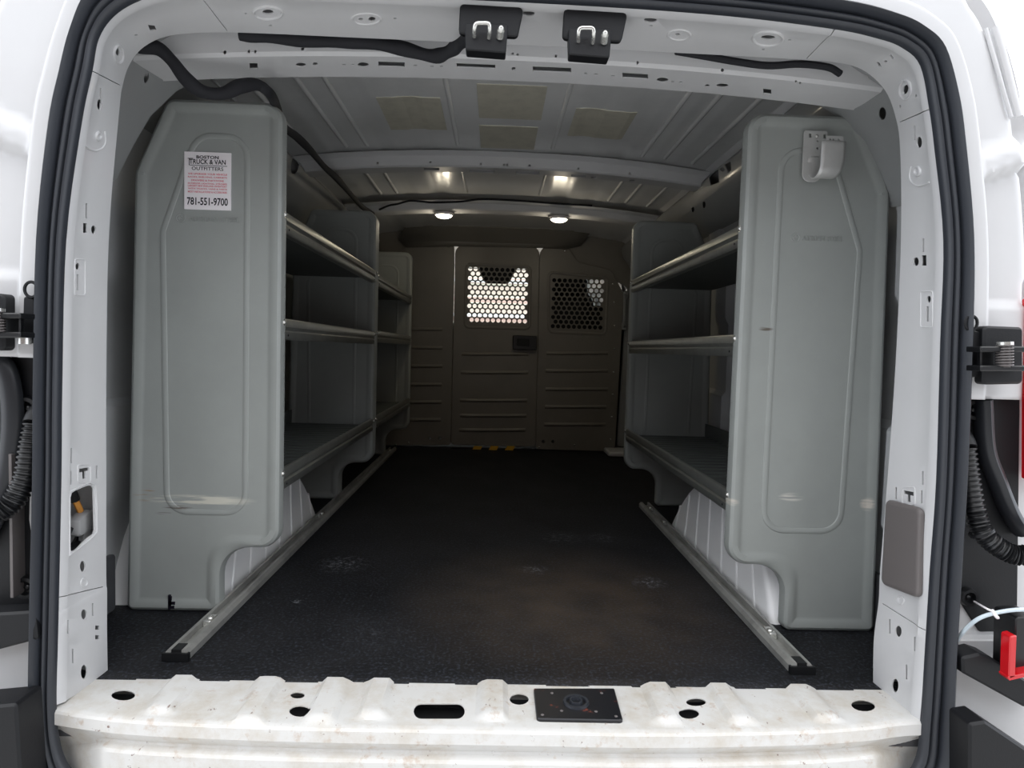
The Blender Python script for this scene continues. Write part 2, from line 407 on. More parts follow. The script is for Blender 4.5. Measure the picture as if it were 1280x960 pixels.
def curveplate(name, outline, holes, th, y, bev=0.0015):
    cu = bpy.data.curves.new(name, 'CURVE'); cu.dimensions = '2D'; cu.fill_mode = 'BOTH'; cu.extrude = max(th/2-bev, 0.0003); cu.bevel_depth = bev; cu.bevel_resolution = 1
    for poly in [outline]+holes:
        s = cu.splines.new('POLY'); s.points.add(len(poly)-1); s.use_cyclic_u = True
        for i, p in enumerate(poly): s.points[i].co = (p[0], p[1], 0, 1)
    o = bpy.data.objects.new(name, cu); col.objects.link(o)
    dg = bpy.context.evaluated_depsgraph_get(); dg.update()
    me = bpy.data.meshes.new_from_object(o.evaluated_get(dg)); bpy.data.objects.remove(o); bpy.data.curves.remove(cu)
    for v in me.vertices: v.co = Vector((v.co.x, y+v.co.z+th/2, v.co.y))
    me.flip_normals()
    return me
def text_mesh(s, size, bold=0.0, ext=0.0003, space=1.0):
    cu = bpy.data.curves.new('lettering', 'FONT'); cu.body = s; cu.size = size; cu.extrude = ext; cu.offset = bold; cu.align_x = 'CENTER'; cu.resolution_u = 3; cu.space_character = space
    o = bpy.data.objects.new('lettering', cu); col.objects.link(o)
    dg = bpy.context.evaluated_depsgraph_get(); dg.update()
    me = bpy.data.meshes.new_from_object(o.evaluated_get(dg)); bpy.data.objects.remove(o); bpy.data.curves.remove(cu); return me
def merge(meshes):
    bm = bmesh.new()
    for me in meshes: bm.from_mesh(me); bpy.data.meshes.remove(me)
    return bm

# ------------------------------------------------------------------ ground and building in front
bm = bmesh.new(); box(bm, (-30, -30, -0.78), (30, 30, -0.70)); g = struct(link('ground', bm, 'concrete'))
bm = bmesh.new(); box(bm, (-7.5, -7.4, -0.70), (7.5, -7.0, 3.9)); struct(link('wall_light_blocker', bm, mat('dark_light_blocker', rgb(92, 78, 72), 0.9, c2=rgb(70, 62, 60), scale=30)))  # unseen dark wall added behind the camera to cut light deep inside
bm = bmesh.new(); box(bm, (-9, 10.5, -0.70), (9, 11.0, 5.2))
b_ = thing('building', 'pink and cream clapboard building seen through the partition door window', 'building', (0, 10.5, -0.7))
wl = link('wall', bm, 'siding', b_)
bm = bmesh.new()
for k in range(9): box(bm, (-9, 10.44, -0.6+k*0.62), (9, 10.5, -0.54+k*0.62))
link('corner_board', bm, 'sticker', b_)

# ------------------------------------------------------------------ van shell
YF = 3.0      # the partition
# floor mat
bm = bmesh.new()
NX, NY = 40, 70
vs = [[bm.verts.new((-0.96+1.94*i/NX, -0.034+3.10*j/NY, 0.0+0.0012*math.sin(i*1.7+j*.6))) for i in range(NX+1)] for j in range(NY+1)]
for j in range(NY):
    for i in range(NX): bm.faces.new((vs[j][i], vs[j][i+1], vs[j+1][i+1], vs[j+1][i]))
fl = struct(link('floor', bm, 'mat'))
md = fl.modifiers.new('thickness', 'SOLIDIFY'); md.thickness = 0.012; md.offset = -1
# painted floor pan under it and through to the cab
bm = bmesh.new(); box(bm, (-1.0, 0.02, -0.10), (1.0, 5.1, -0.025)); box(bm, (-1.0, 3.05, -0.025), (1.0, 5.1, -0.004))
struct(link('floor_pan', bm, 'floorpan'))

# side walls: profile (x, z) swept along y with pressed ribs
def wall(side):
    s = -1 if side == 'left' else 1; off = 0.0 if side == 'left' else 0.03
    prof = [(0.96, -0.02), (0.965, 0.25), (0.955, 0.27), (0.955, 0.50), (0.97, 0.52), (0.97, 0.80), (0.955, 0.83), (0.95, 1.02), (0.925, 1.12), (0.885, 1.21), (0.86, 1.235), (0.845, 1.30), (0.85, 1.38), (0.87, 1.47)]
    ys = [0.003]
    y = 0.1
    while y < 4.9: ys += [y, y+0.02, y+0.14, y+0.16]; y += 0.42
    ys += [5.0]
    rows = []
    for y in ys:
        k = 0
        if any(abs(y-(0.12+0.42*q)) < 0.001 or abs(y-(0.24+0.42*q)) < 0.001 for q in range(14)): k = 1
        rows.append([Vector((s*(x+off-(0.03 if (k and z < 1.15) else 0)), y, z)) for x, z in prof])
    bm = bmesh.new(); loft(bm, rows)
    o = link('wall_'+side, bm, 'wallp', angle=25); md = o.modifiers.new('sheet', 'SOLIDIFY'); md.thickness = 0.003; bake(o)
    return struct(o)
wallL = wall('left'); wallR = wall('right')
# outer body skin: silhouette of the body seen from behind
SIL = [(-0.35, 1.02), (0.0, 1.03), (0.9, 1.0), (1.0, .985), (1.06, .962), (1.114, .952), (1.21, .925), (1.303, .878), (1.40, .80), (1.48, .64), (1.53, .3), (1.54, 0.0)]
def xo(z):
    for (a, b), (c, d) in zip(SIL, SIL[1:]):
        if a <= z <= c: return b+(d-b)*(z-a)/(c-a)
    return 0.0
for s, k in ((-1, 'left'), (1, 'right')):
    bm = bmesh.new()
    pr = [(z, x+0.055 if z < 1.45 else x+.03) for z, x in SIL if z < 1.5]+[(1.545, 0.35), (1.55, 0.0)]
    loft(bm, [[Vector((s*x, y, z)) for z, x in pr] for y in (-0.03, 1.5, 3.0, 5.1)])
    o = struct(link('wall_outer_'+k, bm, 'white')); md = o.modifiers.new('sheet', 'SOLIDIFY'); md.thickness = 0.002
bm = bmesh.new(); box(bm, (-1.05, -0.10, -0.13), (1.05, 5.1, -0.12)); struct(link('floor_underside', bm, 'cavity'))
# roof skin
bm = bmesh.new(); rows = []
xs = [i/60*0.90 for i in range(-60, 61)]
def roofz(x):
    z = 1.462-0.055*(abs(x)/0.86)**2.5
    for c in (0.30, 0.46, 0.64):
        if abs(abs(x)-c) < 0.035: z += 0.003
    return z
for y in (0.02, 0.6, 1.2, 1.8, 2.4, 3.0, 4.2, 5.05): rows.append([Vector((x, y, roofz(x))) for x in xs])
loft(bm, rows)
for xb in (-0.74, -0.60, -0.52, -0.17, 0.20, 0.55, 0.64, 0.75):
    tube(bm, [Vector((xb, y, roofz(xb)-.0005)) for y in (0.1, 1.25)], .005, 8, smooth=False); tube(bm, [Vector((xb, y, roofz(xb)-.0005)) for y in (1.5, 2.0)], .004, 8, smooth=False)
ceil = struct(link('ceiling', bm, 'roof', angle=60)); md = ceil.modifiers.new('sheet', 'SOLIDIFY'); md.thickness = 0.004; md.offset = 1
# adhesive pads on the roof skin
pads = [((470,122),(548,122),(560,162),(490,162),'tan adhesive pad on the roof skin, nearest the left side'), ((598,107),(686,110),(675,150),(597,150),'largest tan adhesive pad, in the middle of the roof skin'),
        ((600,158),(672,161),(668,187),(600,187),'small tan adhesive pad on the roof skin, in front of the largest'), ((722,135),(798,141),(775,173),(708,170),'tan adhesive pad on the roof skin, nearest the right side')]
for a, b, c, d, lab in pads:
    P = [ZP(*q, 1.456) for q in (a, b, c, d)]
    x0 = (P[0].x+P[3].x)/2; x1 = (P[1].x+P[2].x)/2; y0 = (P[0].y+P[1].y)/2; y1 = (P[2].y+P[3].y)/2
    bm = bmesh.new(); n = 10
    rows = [[Vector((x0+(x1-x0)*i/n, y, roofz(0.2*min(1, abs(x0)))-0.0065-h)) for i in range(n+1)] for y, h in ((y0, -0.006), (y0, 0), (y1, 0), (y1, -0.006))]
    for r in rows:
        for v in r: v.z += roofz(v.x)-roofz(0.2*min(1, abs(x0)))+0.004
    loft(bm, rows); tag(link('adhesive_pad', bm, 'tan', smooth=False), lab, 'pad', 'pads on the roof')

# front of the van: windscreen surround, glass, dashboard
bm = bmesh.new()
box(bm, (-1.03, 5.05, -0.1), (1.03, 5.10, 0.90)); box(bm, (-1.03, 5.05, 1.46), (1.03, 5.10, 1.54)); box(bm, (-1.03, 5.05, 0.9), (-0.80, 5.10, 1.46)); box(bm, (0.80, 5.05, 0.9), (1.03, 5.10, 1.46))
struct(link('wall_front', bm, 'cavity'))
bm = bmesh.new(); box(bm, (-0.80, 5.06, 0.90), (0.80, 5.066, 1.46)); wn = struct(link('window_1', bm, 'glass'))
bm = bmesh.new()
prof = [(4.35, 0.55), (4.30, 0.80), (4.38, 0.885), (4.6, 0.90), (5.04, 0.92), (5.04, 0.5)]
loft(bm, [[Vector((x, a, b)) for a, b in prof] for x in (-0.92, -0.2, 0.2, 0.92)], closed=True, cap=True)
t_ = tag(link('dashboard', bm, 'black'), 'dark dashboard under the windscreen, seen through the partition windows', 'dashboard')
def seat(x):
    t = thing('cab_seat', 'dark cab seat seen through the right partition window', 'seat', (x, 3.6, 0))
    bm = bmesh.new(); rings(bm, [(x-.23, .42), (x+.23, .42), (x+.21, 1.08), (x-.21, 1.08)], [.06]*4, [(0.02, .02), (0, .05), (0, .12), (0.02, .15)], XZ(3.42)); link('backrest', bm, 'seatf', t)
    bm = bmesh.new(); rings(bm, [(x-.19, 1.085), (x+.19, 1.085), (x+.16, 1.34), (x-.16, 1.34)], [.04]*4, [(0.02, .02), (0, .04), (0, .1), (0.02, .12)], XZ(3.44)); link('headrest', bm, 'seatf', t)
    bm = bmesh.new(); box(bm, (x-.24, 3.50, .20), (x+.24, 4.0, .46)); o = link('seat_cushion', bm, 'seatf', t); o.modifiers.new('b', 'BEVEL').width = 0.03
    bm = bmesh.new(); box(bm, (x-.20, 3.55, -.004), (x+.20, 3.95, .20)); link('seat_base', bm, 'black', t)
    bm = bmesh.new(); cyl(bm, (x-.05, 3.5, 1.05), (0, 0, 1), .008, .08); link('headrest_post', bm, 'bolt', t)
    bm = bmesh.new(); cyl(bm, (x+.05, 3.5, 1.05), (0, 0, 1), .008, .08); link('headrest_post', bm, 'bolt', t)
seat(0.47)
bm = bmesh.new(); box(bm, (0.66, 3.5, 0.40), (0.93, 5.0, 1.02)); o = struct(link('door_1', bm, 'black')); o.modifiers.new('b', 'BEVEL').width = .03
t = thing('rear_view_mirror', 'black rear-view mirror and console silhouetted in the partition door window', 'mirror', (0.03, 4.6, 1.46))
bm = bmesh.new(); rings(bm, [(-.19, 1.42), (-.12, 1.27), (.10, 1.27), (.17, 1.42)], [.03, .05, .05, .03], [(0.01, 0), (0, .01), (0, .05), (0.01, .06)], XZ(4.55)); link('housing', bm, 'black', t)
bm = bmesh.new(); box(bm, (-.01, 4.56, 1.39), (.06, 4.62, 1.50)); link('mount', bm, 'black', t)

# ------------------------------------------------------------------ rear opening: jamb ring (inner edge y=0, outer edge y=-.14)
JO = -0.135
jp = [((133,847),(70,881)), ((132,790),(71,820)), ((132,740),(72,770)), ((131,720),(72,750)), ((131,600),(75,600)), ((131,480),(76,487)), ((134,300),(81,300)), ((147,140),(100,156)), ((152,104),(114,87)), ((160,80),(122,47)), ((175,60),(141,19)),
      ((200,46),(172,0)), ((235,40),(215,-12)), ((300,39),(300,-13)), ((460,46),(460,-8)), ((640,54),(640,1)), ((880,66),(880,16)), ((1005,73),(1036,34)), ((1055,78),(1099,47)), ((1083,88),(1130,59)), ((1108,112),(1152,81)),
      ((1121,145),(1163,134)), ((1127,187),(1170,187)), ((1128,300),(1181,300)), ((1121,460),(1177,456)), ((1111,600),(1172,600)), ((1102,712),(1164,712)), ((1100,752),(1160,770)), ((1094,800),(1158,810)), ((1093,858),(1150,905))]
inn = catmull([YP(*a, 0.0) for a, b in jp], 5); out = catmull([YP(*b, JO) for a, b in jp], 5)
def jrow(f, bulge=0.0):
    r = []
    for a, b in zip(inn, out): r.append(a.lerp(b, f))
    return r
def outward(r, d, y):
    res = []
    for i, p in enumerate(r):
        t = (r[min(i+1, len(r)-1)]-r[max(i-1, 0)]); nn = Vector((-t.z, 0, t.x)).normalized()   # left->top->right: outward
        q = p+nn*d; res.append(Vector((q.x, y, q.z)))
    return res
def jrow2(f, d): return [Vector((q.x, p.y, q.z)) for p, q in zip(jrow(f), outward(jrow(f), d, 0))]
rows = [outward(inn, 0.13, 0.004), outward(inn, 0.008, 0.004), jrow(0.0), jrow(0.06), jrow(0.5), jrow2(0.82, -.0005), jrow2(0.88, -.0035), jrow2(1.0, 0.001)]
# a raised return lip beside the seal
bm = bmesh.new(); loft(bm, rows)
jamb = link('trim_1', bm, 'white', angle=50)
md = jamb.modifiers.new('sheet', 'SOLIDIFY'); md.thickness = 0.0025; md.offset = 1; bake(jamb); struct(jamb)
tj = bvh_of(jamb)
holes = [rc(125,110,127,129), ell(124,131,5,14), rc(107,254,109.3,273), rc(104,279,109,291), ell(117,287,6,11), ell(97,333,5,9), rc(96,343,98,363),
    rc(88,560,90.2,579), rc(87.5,589,89.5,606), rc(120,582,122,598), [(88,622),(90,616),(95,613),(108,607.5),(114,606.5),(117,610),(118,662),(116,668),(110,672),(94,688),(89,689),(88,685)], ell(103.5,708,7,14), ell(105,768,7,13), ell(105,840,8,18), rc(84,775,86,792), rc(115,754,117,770), rc(119,782,124,787), rc(119,794,124,799), rc(90,811,92,829),
    [(99,586),(111,584),(111,588),(107,589),(107,598),(103,599),(103,590),(99,591)],
    [(185,31),(193,32),(196,38),(188,39)], ell(170,44,5,2), ell(147,65,5,11,-10), ell(335,15,14,6), ell(307,17,3,2), ell(338,32,5,2), ell(465,24,9,6), ell(451,24,6,3), ell(494,23,4,2), ell(661,17,15,7), ell(813,25,16,7), ell(814,32,4,2), ell(847,43,6,3), ell(960,47,18,6), ell(987,50,4,2), ell(954,62,4,2),
    [(1096,77),(1099,78),(1102,84),(1098,83)], ell(1107,77,4,3), [(1112,69),(1114,68),(1118,74),(1115,74)], ell(1132,112,7,12,15), ell(1145,120,2.5,4), ell(1125,133,2.5,4),
    rc(1142.5,157,1144.5,175), ell(1149,178,7,14), rc(1153,298,1155,315), ell(1145,327,7,11), rc(1152,319,1158,332), ell(1161,374,5,9), rc(1158,383,1160.5,402),
    [(1130,613),(1142,615),(1142,620),(1138,619),(1138,628),(1134,627),(1134,618),(1130,617)], rc(1152.5,589,1154.5,606), rc(1119,609,1121,624), rc(1151,613,1153,629), ell(1123,789,8,14), rc(1111,774,1113,792), rc(1142.5,796,1144.5,814), rc(1132,831,1134,849), ell(1119,857,8,17)]
for (x0, y0), (x1, y1) in (((72,747),(130,733)), ((112,87),(151,107)), ((253,-2),(285,40)), ((1045,36),(1007,74)), ((1163,136),(1124,153)), ((1101,753),(1158,789))):
    dx, dy = x1-x0, y1-y0; l = math.hypot(dx, dy); nx, ny = -dy/l*0.5, dx/l*0.5; x0, y0 = x0+dx*.04, y0+dy*.04; x1, y1 = x1-dx*.03, y1-dy*.03
    holes.append([(x0-nx, y0-ny), (x1-nx, y1-ny), (x1+nx, y1+ny), (x0+nx, y0+ny)])
cut(jamb, holes, tree=tj)
# pressed rims belong to the sheet: joined into the same trim
bm = bmesh.new(); bm.from_mesh(jamb.data)
for p, wd, h in ((rrect(93,324,106,369,2.5), .0015, .0015), (rrect(1151,364,1166,409,2.5), .0015, .0015), (rrect(97,581,113,603,3), .0015, .0015), (rrect(1128,609,1144,631,3), .0015, .0015), (ell(335,16,36,16), .003, .003), (ell(960,48,38,18), .003, .003), (ell(148,68,12,22), .003, .003), (ell(1132,112,15,24), .003, .003),
                 (ell(123,170,6,9), .003, .003), (ell(1147,214,7,10), .003, .003), (ell(458,24,36,14), .003, .002), (ell(849,44,28,13), .003, .002), (ell(105,728,8,10), .002, .002), (ell(1126,750,8,10), .002, .002),
                 ):
    rim(bm, tj, p, wd, h)
for path in ([(107,182),(114,187),(122,188),(129,184),(132,176),(131,164)], [(1162,228),(1155,231),(1146,232),(1139,227),(1137,218),(1139,208)], [(90,330),(90,330.5)]):
    q = [hit(tj, *p) for p in path]
    if all(q) and len(path) > 3: tube(bm, [c for c, n_ in q], 0.0018, 8)
rim(bm, tj, [(86,615),(98,609),(111,603),(119,606),(120,636),(120,666),(112,674),(98,685),(86,694),(86,655)], .002, .003)
bm.to_mesh(jamb.data); bm.free()
for p in jamb.data.polygons: p.use_smooth = True
jamb.data.set_sharp_from_angle(angle=math.radians(35))

# ------------------------------------------------------------------ sill
ZS = 0.0
lipL, lipM, lipR = ZP(75,890,0), ZP(640,905,0), ZP(1140,915,0)
front = catmull([ZP(x, y, 0) for x, y in ((70,884),(100,889),(160,896),(250,901),(400,906),(640,910),(820,913),(1000,910),(1080,905),(1120,900),(1150,898))], 6)
def fy(x):
    for a, b in zip(front, front[1:]):
        if a.x <= x <= b.x: return a.y+(b.y-a.y)*(x-a.x)/(b.x-a.x)
    return front[0].y if x < front[0].x else front[-1].y
XL, XR = -0.80, 0.842
bm = bmesh.new(); rows = []; xs = [XL+(XR-XL)*i/160 for i in range(161)]
ribs = [((230,846),(194,892)), ((337,848),(306,905)), ((420,851),(397,903)), ((475,853),(464,898)), ((616,857),(616,900)), ((822,859),(837,905)), ((901,860),(933,905)), ((1004,862),(1040,902))]
ribs = [(ZP(*a, 0.006), ZP(*b, 0.006)) for a, b in ribs]
def ribh(x, y, yf):
    for a, b in ribs:
        t = (y-a.y)/(b.y-a.y); cx = a.x+(b.x-a.x)*max(0, min(1, t)); d = abs(x-cx)
        e = max(0, min(1, (y-(b.y+0.004))/0.014))
        hh = max(0, min(1, (0.027-d)/0.008))
        if hh > 0: return 0.010*hh*e
    return 0
NYS = 26
for j in range(NYS+1):
    r = []
    for x in xs:
        yb = -0.030; yf = fy(x); y = yb+(yf-yb)*j/NYS; r.append(Vector((x, y, ZS+ribh(x, y, yf))))
    rows.append(r)
def lip(dy, z): return [Vector((x, fy(x)+dy, z)) for x in xs]
edge = lambda x: min(1.0, max(0, (x-XL-0.02)/0.10))*min(1.0, max(0, (XR-0.02-x)/0.10))
def lip2(dy, z, dy2, z2): return [Vector((x, fy(x)+dy*edge(x)+dy2*(1-edge(x)), z*edge(x)+z2*(1-edge(x)))) for x in xs]
rows = [[v+Vector((0, 0.0, -0.03)) for v in rows[0]]]+rows
rows += [lip(-0.006, -0.002), lip(-0.009, -0.006), lip(-0.010, -0.026), lip2(-0.007, -0.031, 0.006, -0.04), lip2(0.010, -0.050, 0.02, -0.07), lip2(0.008, -0.054, 0.03, -0.09), lip2(-0.006, -0.057, 0.03, -0.11), lip2(-0.009, -0.062, 0.03, -0.13), lip2(-0.010, -0.22, 0.03, -0.22)]
loft(bm, rows)
for f in bm.faces:
    c = f.calc_center_median()
    if c.z > ZS+0.006:
        for a, b in ribs:
            t_ = (c.y-a.y)/(b.y-a.y)
            if 0.15 < t_ < 0.93 and abs(c.x-(a.x+(b.x-a.x)*t_)) < 0.017: f.material_index = 1
sill = link('trim_2', bm, 'sill', angle=40); sill.data.materials.append(mat('worn_rib_paint', rgb(208, 200, 186), 0.5, c2=rgb(188, 170, 146), scale=25, thr=(0.5, 0.65)))
sill_mats = list(sill.data.materials)
if True: pass
sill.name = 'trim_2'; md = sill.modifiers.new('sheet', 'SOLIDIFY'); md.thickness = 0.002; md.offset = -1; bake(sill); struct(sill)
if sill.data.polygons[0].normal.z < -2: pass
sh = [ell(154,869,30,13), ell(372,869,18,8), ell(375,889,27,14), slot(549,889,64,19), ell(649,874,24,14), ell(870,877.5,25,10), ell(861,892,26,13), ell(1079,882,30,14,6)]
cut(sill, sh, depth=0.02)
bm = bmesh.new()
box(bm, (-0.83, -0.12, -0.06), (0.86, -0.03, -0.05)); box(bm, (-0.83, -0.032, -0.06), (0.86, -0.026, -0.03)); box(bm, (-0.83, -0.123, -0.06), (0.86, -0.12, -0.02))
struct(link('trim_3', bm, 'cavity'))
def onz(pts, z): return [(ZP(*p, z).x, ZP(*p, z).y) for p in pts]
# latch plate on the sill
t = thing('latch_plate', 'black latch plate with round rubber stop let into the white sill', 'plate', ZP(720, 880, 0))
XYp = lambda x, y, h: Vector((x, y, 0.0065-h))
bm = bmesh.new(); pl = onz([(667,861),(768,861),(779,901),(671,899)], 0.005)
rings(bm, pl, [.003, .003, .008, .008], [(0, 0.0085), (0, 0.002), (0.0015, 0)], XYp)
link('plate', bm, mat('worn_black_plate', rgb(26, 27, 32), 0.35, c2=rgb(120, 62, 50), scale=30, thr=(0.62, 0.68)), t)
bm = bmesh.new(); c = ZP(720, 878, 0.007)
for r0, r1, h in ((.025, .019, .0105), (.013, .009, .0125)):
    rows = []
    for rr, z in ((r0, .0062), (r0-.001, h), (r1, h), (r1-.001, .0062)): rows.append([Vector((c.x+rr*math.cos(2*PI*k/28), c.y+rr*math.sin(2*PI*k/28), z)) for k in range(28)])
    loft(bm, rows, closed=True, cap=True)
link('rubber_stop', bm, 'rubber', t)
for q in ((678,893),(770,895),(690,866),(752,866),(702,888),(745,889)):
    bm = bmesh.new(); c = ZP(*q, 0.007); dome(bm, (c.x, c.y, .006), (0, 0, 1), .0035, .002); link('rivet', bm, 'cover', t)

# ------------------------------------------------------------------ door seal ring
sp_ = [((640,1000),(640,1040)), ((200,990),(200,1030)), ((120,983),(108,1022)), ((88,962),(62,990)), ((74,930),(48,945)), ((69,881),(43,862)), ((71,787),(44,770)), ((75,600),(48,600)), ((76,487),(49,480)), ((81,300),(53,300)), ((100,156),(67,160)), ((114,87),(80,97)), ((122,47),(93,47)), ((141,19),(114,-4)), ((172,0),(152,-32)),
       ((215,-12),(205,-47)), ((300,-13),(298,-50)), ((640,1),(640,-36)), ((880,16),(886,-16)), ((1036,34),(1045,4)), ((1099,47),(1116,22)), ((1130,59),(1150,39)), ((1152,81),(1174,64)), ((1163,134),(1191,120)), ((1170,187),(1200,182)), ((1181,300),(1210,300)), ((1177,430),(1209,430)), ((1172,600),(1202,600)), ((1164,712),(1196,700)), ((1158,810),(1190,810)), ((1152,900),(1186,900)), ((1143,955),(1176,975)), ((1105,990),(1118,1030)), ((1000,1005),(1000,1045))]
SI = catmull([YP(*a, JO-.005) for a, b in sp_], 5, closed=True); SO = catmull([YP(*b, JO-.005) for a, b in sp_], 5, closed=True)
prof = [(0.0, 0.004), (0.0, -0.002), (0.07, -0.012), (0.16, -0.013), (0.22, -0.004), (0.27, -0.002), (0.33, -0.010), (0.42, -0.013), (0.50, -0.011), (0.55, -0.003), (0.60, -0.003), (0.68, -0.018), (0.80, -0.026), (0.92, -0.020), (1.0, -0.004), (1.02, 0.03)]
bm = bmesh.new(); rows = [[a+(b-a)*t+Vector((0, dy, 0)) for t, dy in prof] for a, b in zip(SI, SO)]; rows.append(rows[0]); loft(bm, rows)
bmesh.ops.remove_doubles(bm, verts=bm.verts[:], dist=1e-5)
seal = tag(link('door_seal', bm, 'rubber', angle=60), 'ribbed black rubber weatherstrip running all round the rear opening', 'seal')

# ------------------------------------------------------------------ outer body rear face beside the seal
def sm(a, b, x):
    t = max(0, min(1, (x-a)/(b-a))); return t*t*(3-2*t)
def side_panel(s, no):
    # rear face of the body from the seal out to the rounded corner
    src = [p for p in SO if p.z > 0.60 and p.x*s > -0.10]
    src.sort(key=lambda p: math.atan2(p.z-0.6, p.x*s))
    bm = bmesh.new(); rows = []
    n = len(src); dense = []
    for a, b in zip(src, src[1:]):
        k = max(1, int((b-a).length/0.008))
        dense += [a.lerp(b, q/k) for q in range(k)]
    dense.append(src[-1])
    C0 = Vector((s*0.52, 0, 1.02))
    for p in dense:
        if p.z < C0.z: dr = Vector((s, 0, 0))
        elif abs(p.x) < 0.52: dr = Vector((0, 0, 1))
        else: dr = Vector((p.x-C0.x, 0, p.z-C0.z)).normalized()
        # distance to the silhouette
        t = 0.0; st = 0.004
        while t < 0.6:
            q = p+dr*t
            if q.z > 1.535 or abs(q.x) > xo(q.z): break
            t += st
        L = max(t-st/2, 0.01)
        r = []
        for i in range(48):
            d = 0.001+(L-0.001)*i/47; q = p+dr*d
            e = 0.030; dd = d-e
            dep = 0.026*sm(0, 0.020, dd)
            ax = abs(q.x); z = q.z
            b_ = 1.030+0.35*(ax-0.80)
            on = sm(0.004, 0.02, dd)*sm(1.28, 1.2, z)
            dep -= 0.018*on*sm(b_+0.004, b_-0.012, z)*sm(b_-0.060, b_-0.045, z)
            dep += 0.006*on*sm(b_-0.045, b_-0.060, z)
            dep -= 0.008*on*sm(0.785, 0.775, z)
            dep += 0.045*sm(L-0.05, L, d)**2
            r.append(Vector((q.x, -0.147+dep, q.z)))
        q = p+dr*L
        r.append(Vector((q.x+dr.x*.02, -0.09, q.z+dr.z*.02))); r.append(Vector((q.x+dr.x*.05, -0.03, q.z+dr.z*.04)))
        rows.append(r)
    loft(bm, rows); o = link('trim_%d' % no, bm, 'white', angle=60); md = o.modifiers.new('sheet', 'SOLIDIFY'); md.thickness = 0.002; return struct(o)
side_panel(-1, 4); side_panel(1, 5)
# lower body behind the lamp housings
for s, k in ((-1, 24), (1, 25)):
    bm = bmesh.new(); box(bm, (min(s*0.865, s*1.06), -0.095, -0.3), (max(s*0.865, s*1.06), -0.04, 0.66)); struct(link('trim_%d' % k, bm, 'white'))
# seam sealer strip on the right outer panel
bm = bmesh.new(); tube(bm, [YP(1243, 34, -.115), YP(1256, 80, -.115), YP(1266, 120, -.115), YP(1273, 146, -.115)], 0.006, flat=1.4); tube(bm, [YP(1232, 36, -.12), YP(1246, 85, -.125), YP(1264, 147, -.125)], 0.0035)
struct(link('trim_6', bm, 'white'))
# lower body corners below the lamps
bm = bmesh.new(); slab(bm, [(-60,800),(46,800),(46,1040),(-60,1040)], -0.118, 0.06); struct(link('trim_7', bm, 'white'))
bm = bmesh.new(); slab(bm, [(1190,800),(1290,800),(1330,960),(1330,1040),(1188,1040)], -0.118, 0.06); struct(link('trim_8', bm, 'white'))

# ------------------------------------------------------------------ roof bows and inner header
def bow(no, y, w_, z0, h, drop, m='primer', xw=0.84, lipw=0.018):
    bm = bmesh.new(); rows = []
    prof = [(-lipw-.004, h), (-lipw*.6, h*.9), (0, h*0.75), (0.004, 0.006), (0.012, 0), (w_-.012, 0), (w_-.004, 0.006), (w_, h*0.75), (w_+lipw, h)]
    for i in range(49):
        x = -xw+2*xw*i/48; dz = -drop*(abs(x)/xw)**2.2
        rows.append([Vector((x, y+a, z0+b+dz)) for a, b in prof])
    loft(bm, rows); o = link('trim_%d' % no, bm, m, angle=35); md = o.modifiers.new('sheet', 'SOLIDIFY'); md.thickness = 0.0025; md.offset = 1; bake(o); return struct(o)
b1 = bow(9, 0.075, 0.125, 1.272, 0.13, 0.035, 'white', 0.80)
cut(b1, [rc(473,77,506,83,1), rc(571,79,619,84,2), rc(666,83,714,89,2), rc(778,91,810,97,2), ell(454,81,14,6), ell(430,81,5,2), ell(441,81,4,2), ell(519,82,5,2), ell(540,83,5,2), ell(552,83,4,2), ell(642,86,5,4), ell(732,92,4,2), ell(745,93,5,2), ell(766,95,5,2), ell(641,67,3,3), ell(647,68,3,3), ell(695,70,3,4), ell(797,78,3,4), ell(828,100,15,6), ell(841,102,4,2), ell(851,103,4,2), ell(903,107,15,5), ell(884,107,6,3), rc(954,111,964,117,1), ell(376,81,13,5), rc(312,79,322,86), ell(394,80,6,4), ell(281,66,4,4), ell(311,64,3,4), ell(319,65,3,3), ell(378,61,4,4), ell(903,88,4,4), ell(995,102,3,3), ell(1000,104,3,3)], depth=0.01)
b2 = bow(10, 1.33, 0.10, 1.400, 0.055, 0.05, 'white', 0.84)
cut(b2, [rc(530,210,549,213), rc(587,212,618,215,1), rc(645,214,674,217,1), rc(714,218,732,221,1), ell(472,204,3,3), ell(538,203,3,3), ell(601,205,3,3), ell(630,206,2.5,3), ell(634,206,2.5,3), ell(662,207,3,3), ell(723,211,3,3), ell(787,217,3,3), ell(742,222,7,2), ell(790,226,7,2)], depth=0.008)
b3 = bow(11, 2.08, 0.10, 1.388, 0.045, 0.05, 'white', 0.84)
# cant rails joining walls and roof
def rail(s, no):
    bm = bmesh.new(); off = 0.0 if s < 0 else 0.03
    prof = [(0.90, 1.19), (0.865, 1.21), (0.80, 1.30), (0.79, 1.325), (0.785, 1.365), (0.80, 1.385), (0.86, 1.42)]
    loft(bm, [[Vector((s*(a+off), y, b)) for a, b in prof] for y in (0.02, 0.5, 1.0, 1.5, 2.0, 2.5, 2.98)])
    o = link('trim_%d' % no, bm, 'primer', angle=40); md = o.modifiers.new('sheet', 'SOLIDIFY'); md.thickness = 0.0025; md.offset = 1; bake(o)
    return struct(o)
rl = rail(-1, 13); rr_ = rail(1, 14)
cut(rl, [ell(369,205,10,26,8), ell(404,230,9,14), ell(362,190,3,4), ell(440,252,7,4)], depth=0.012)
cut(rr_, [[(885,216),(898,212),(899,228),(888,232)], [(906,206),(913,202),(914,213),(910,216)], ell(903,212,5,5), ell(866,262,4,6), ell(880,256,4,8)], depth=0.012)
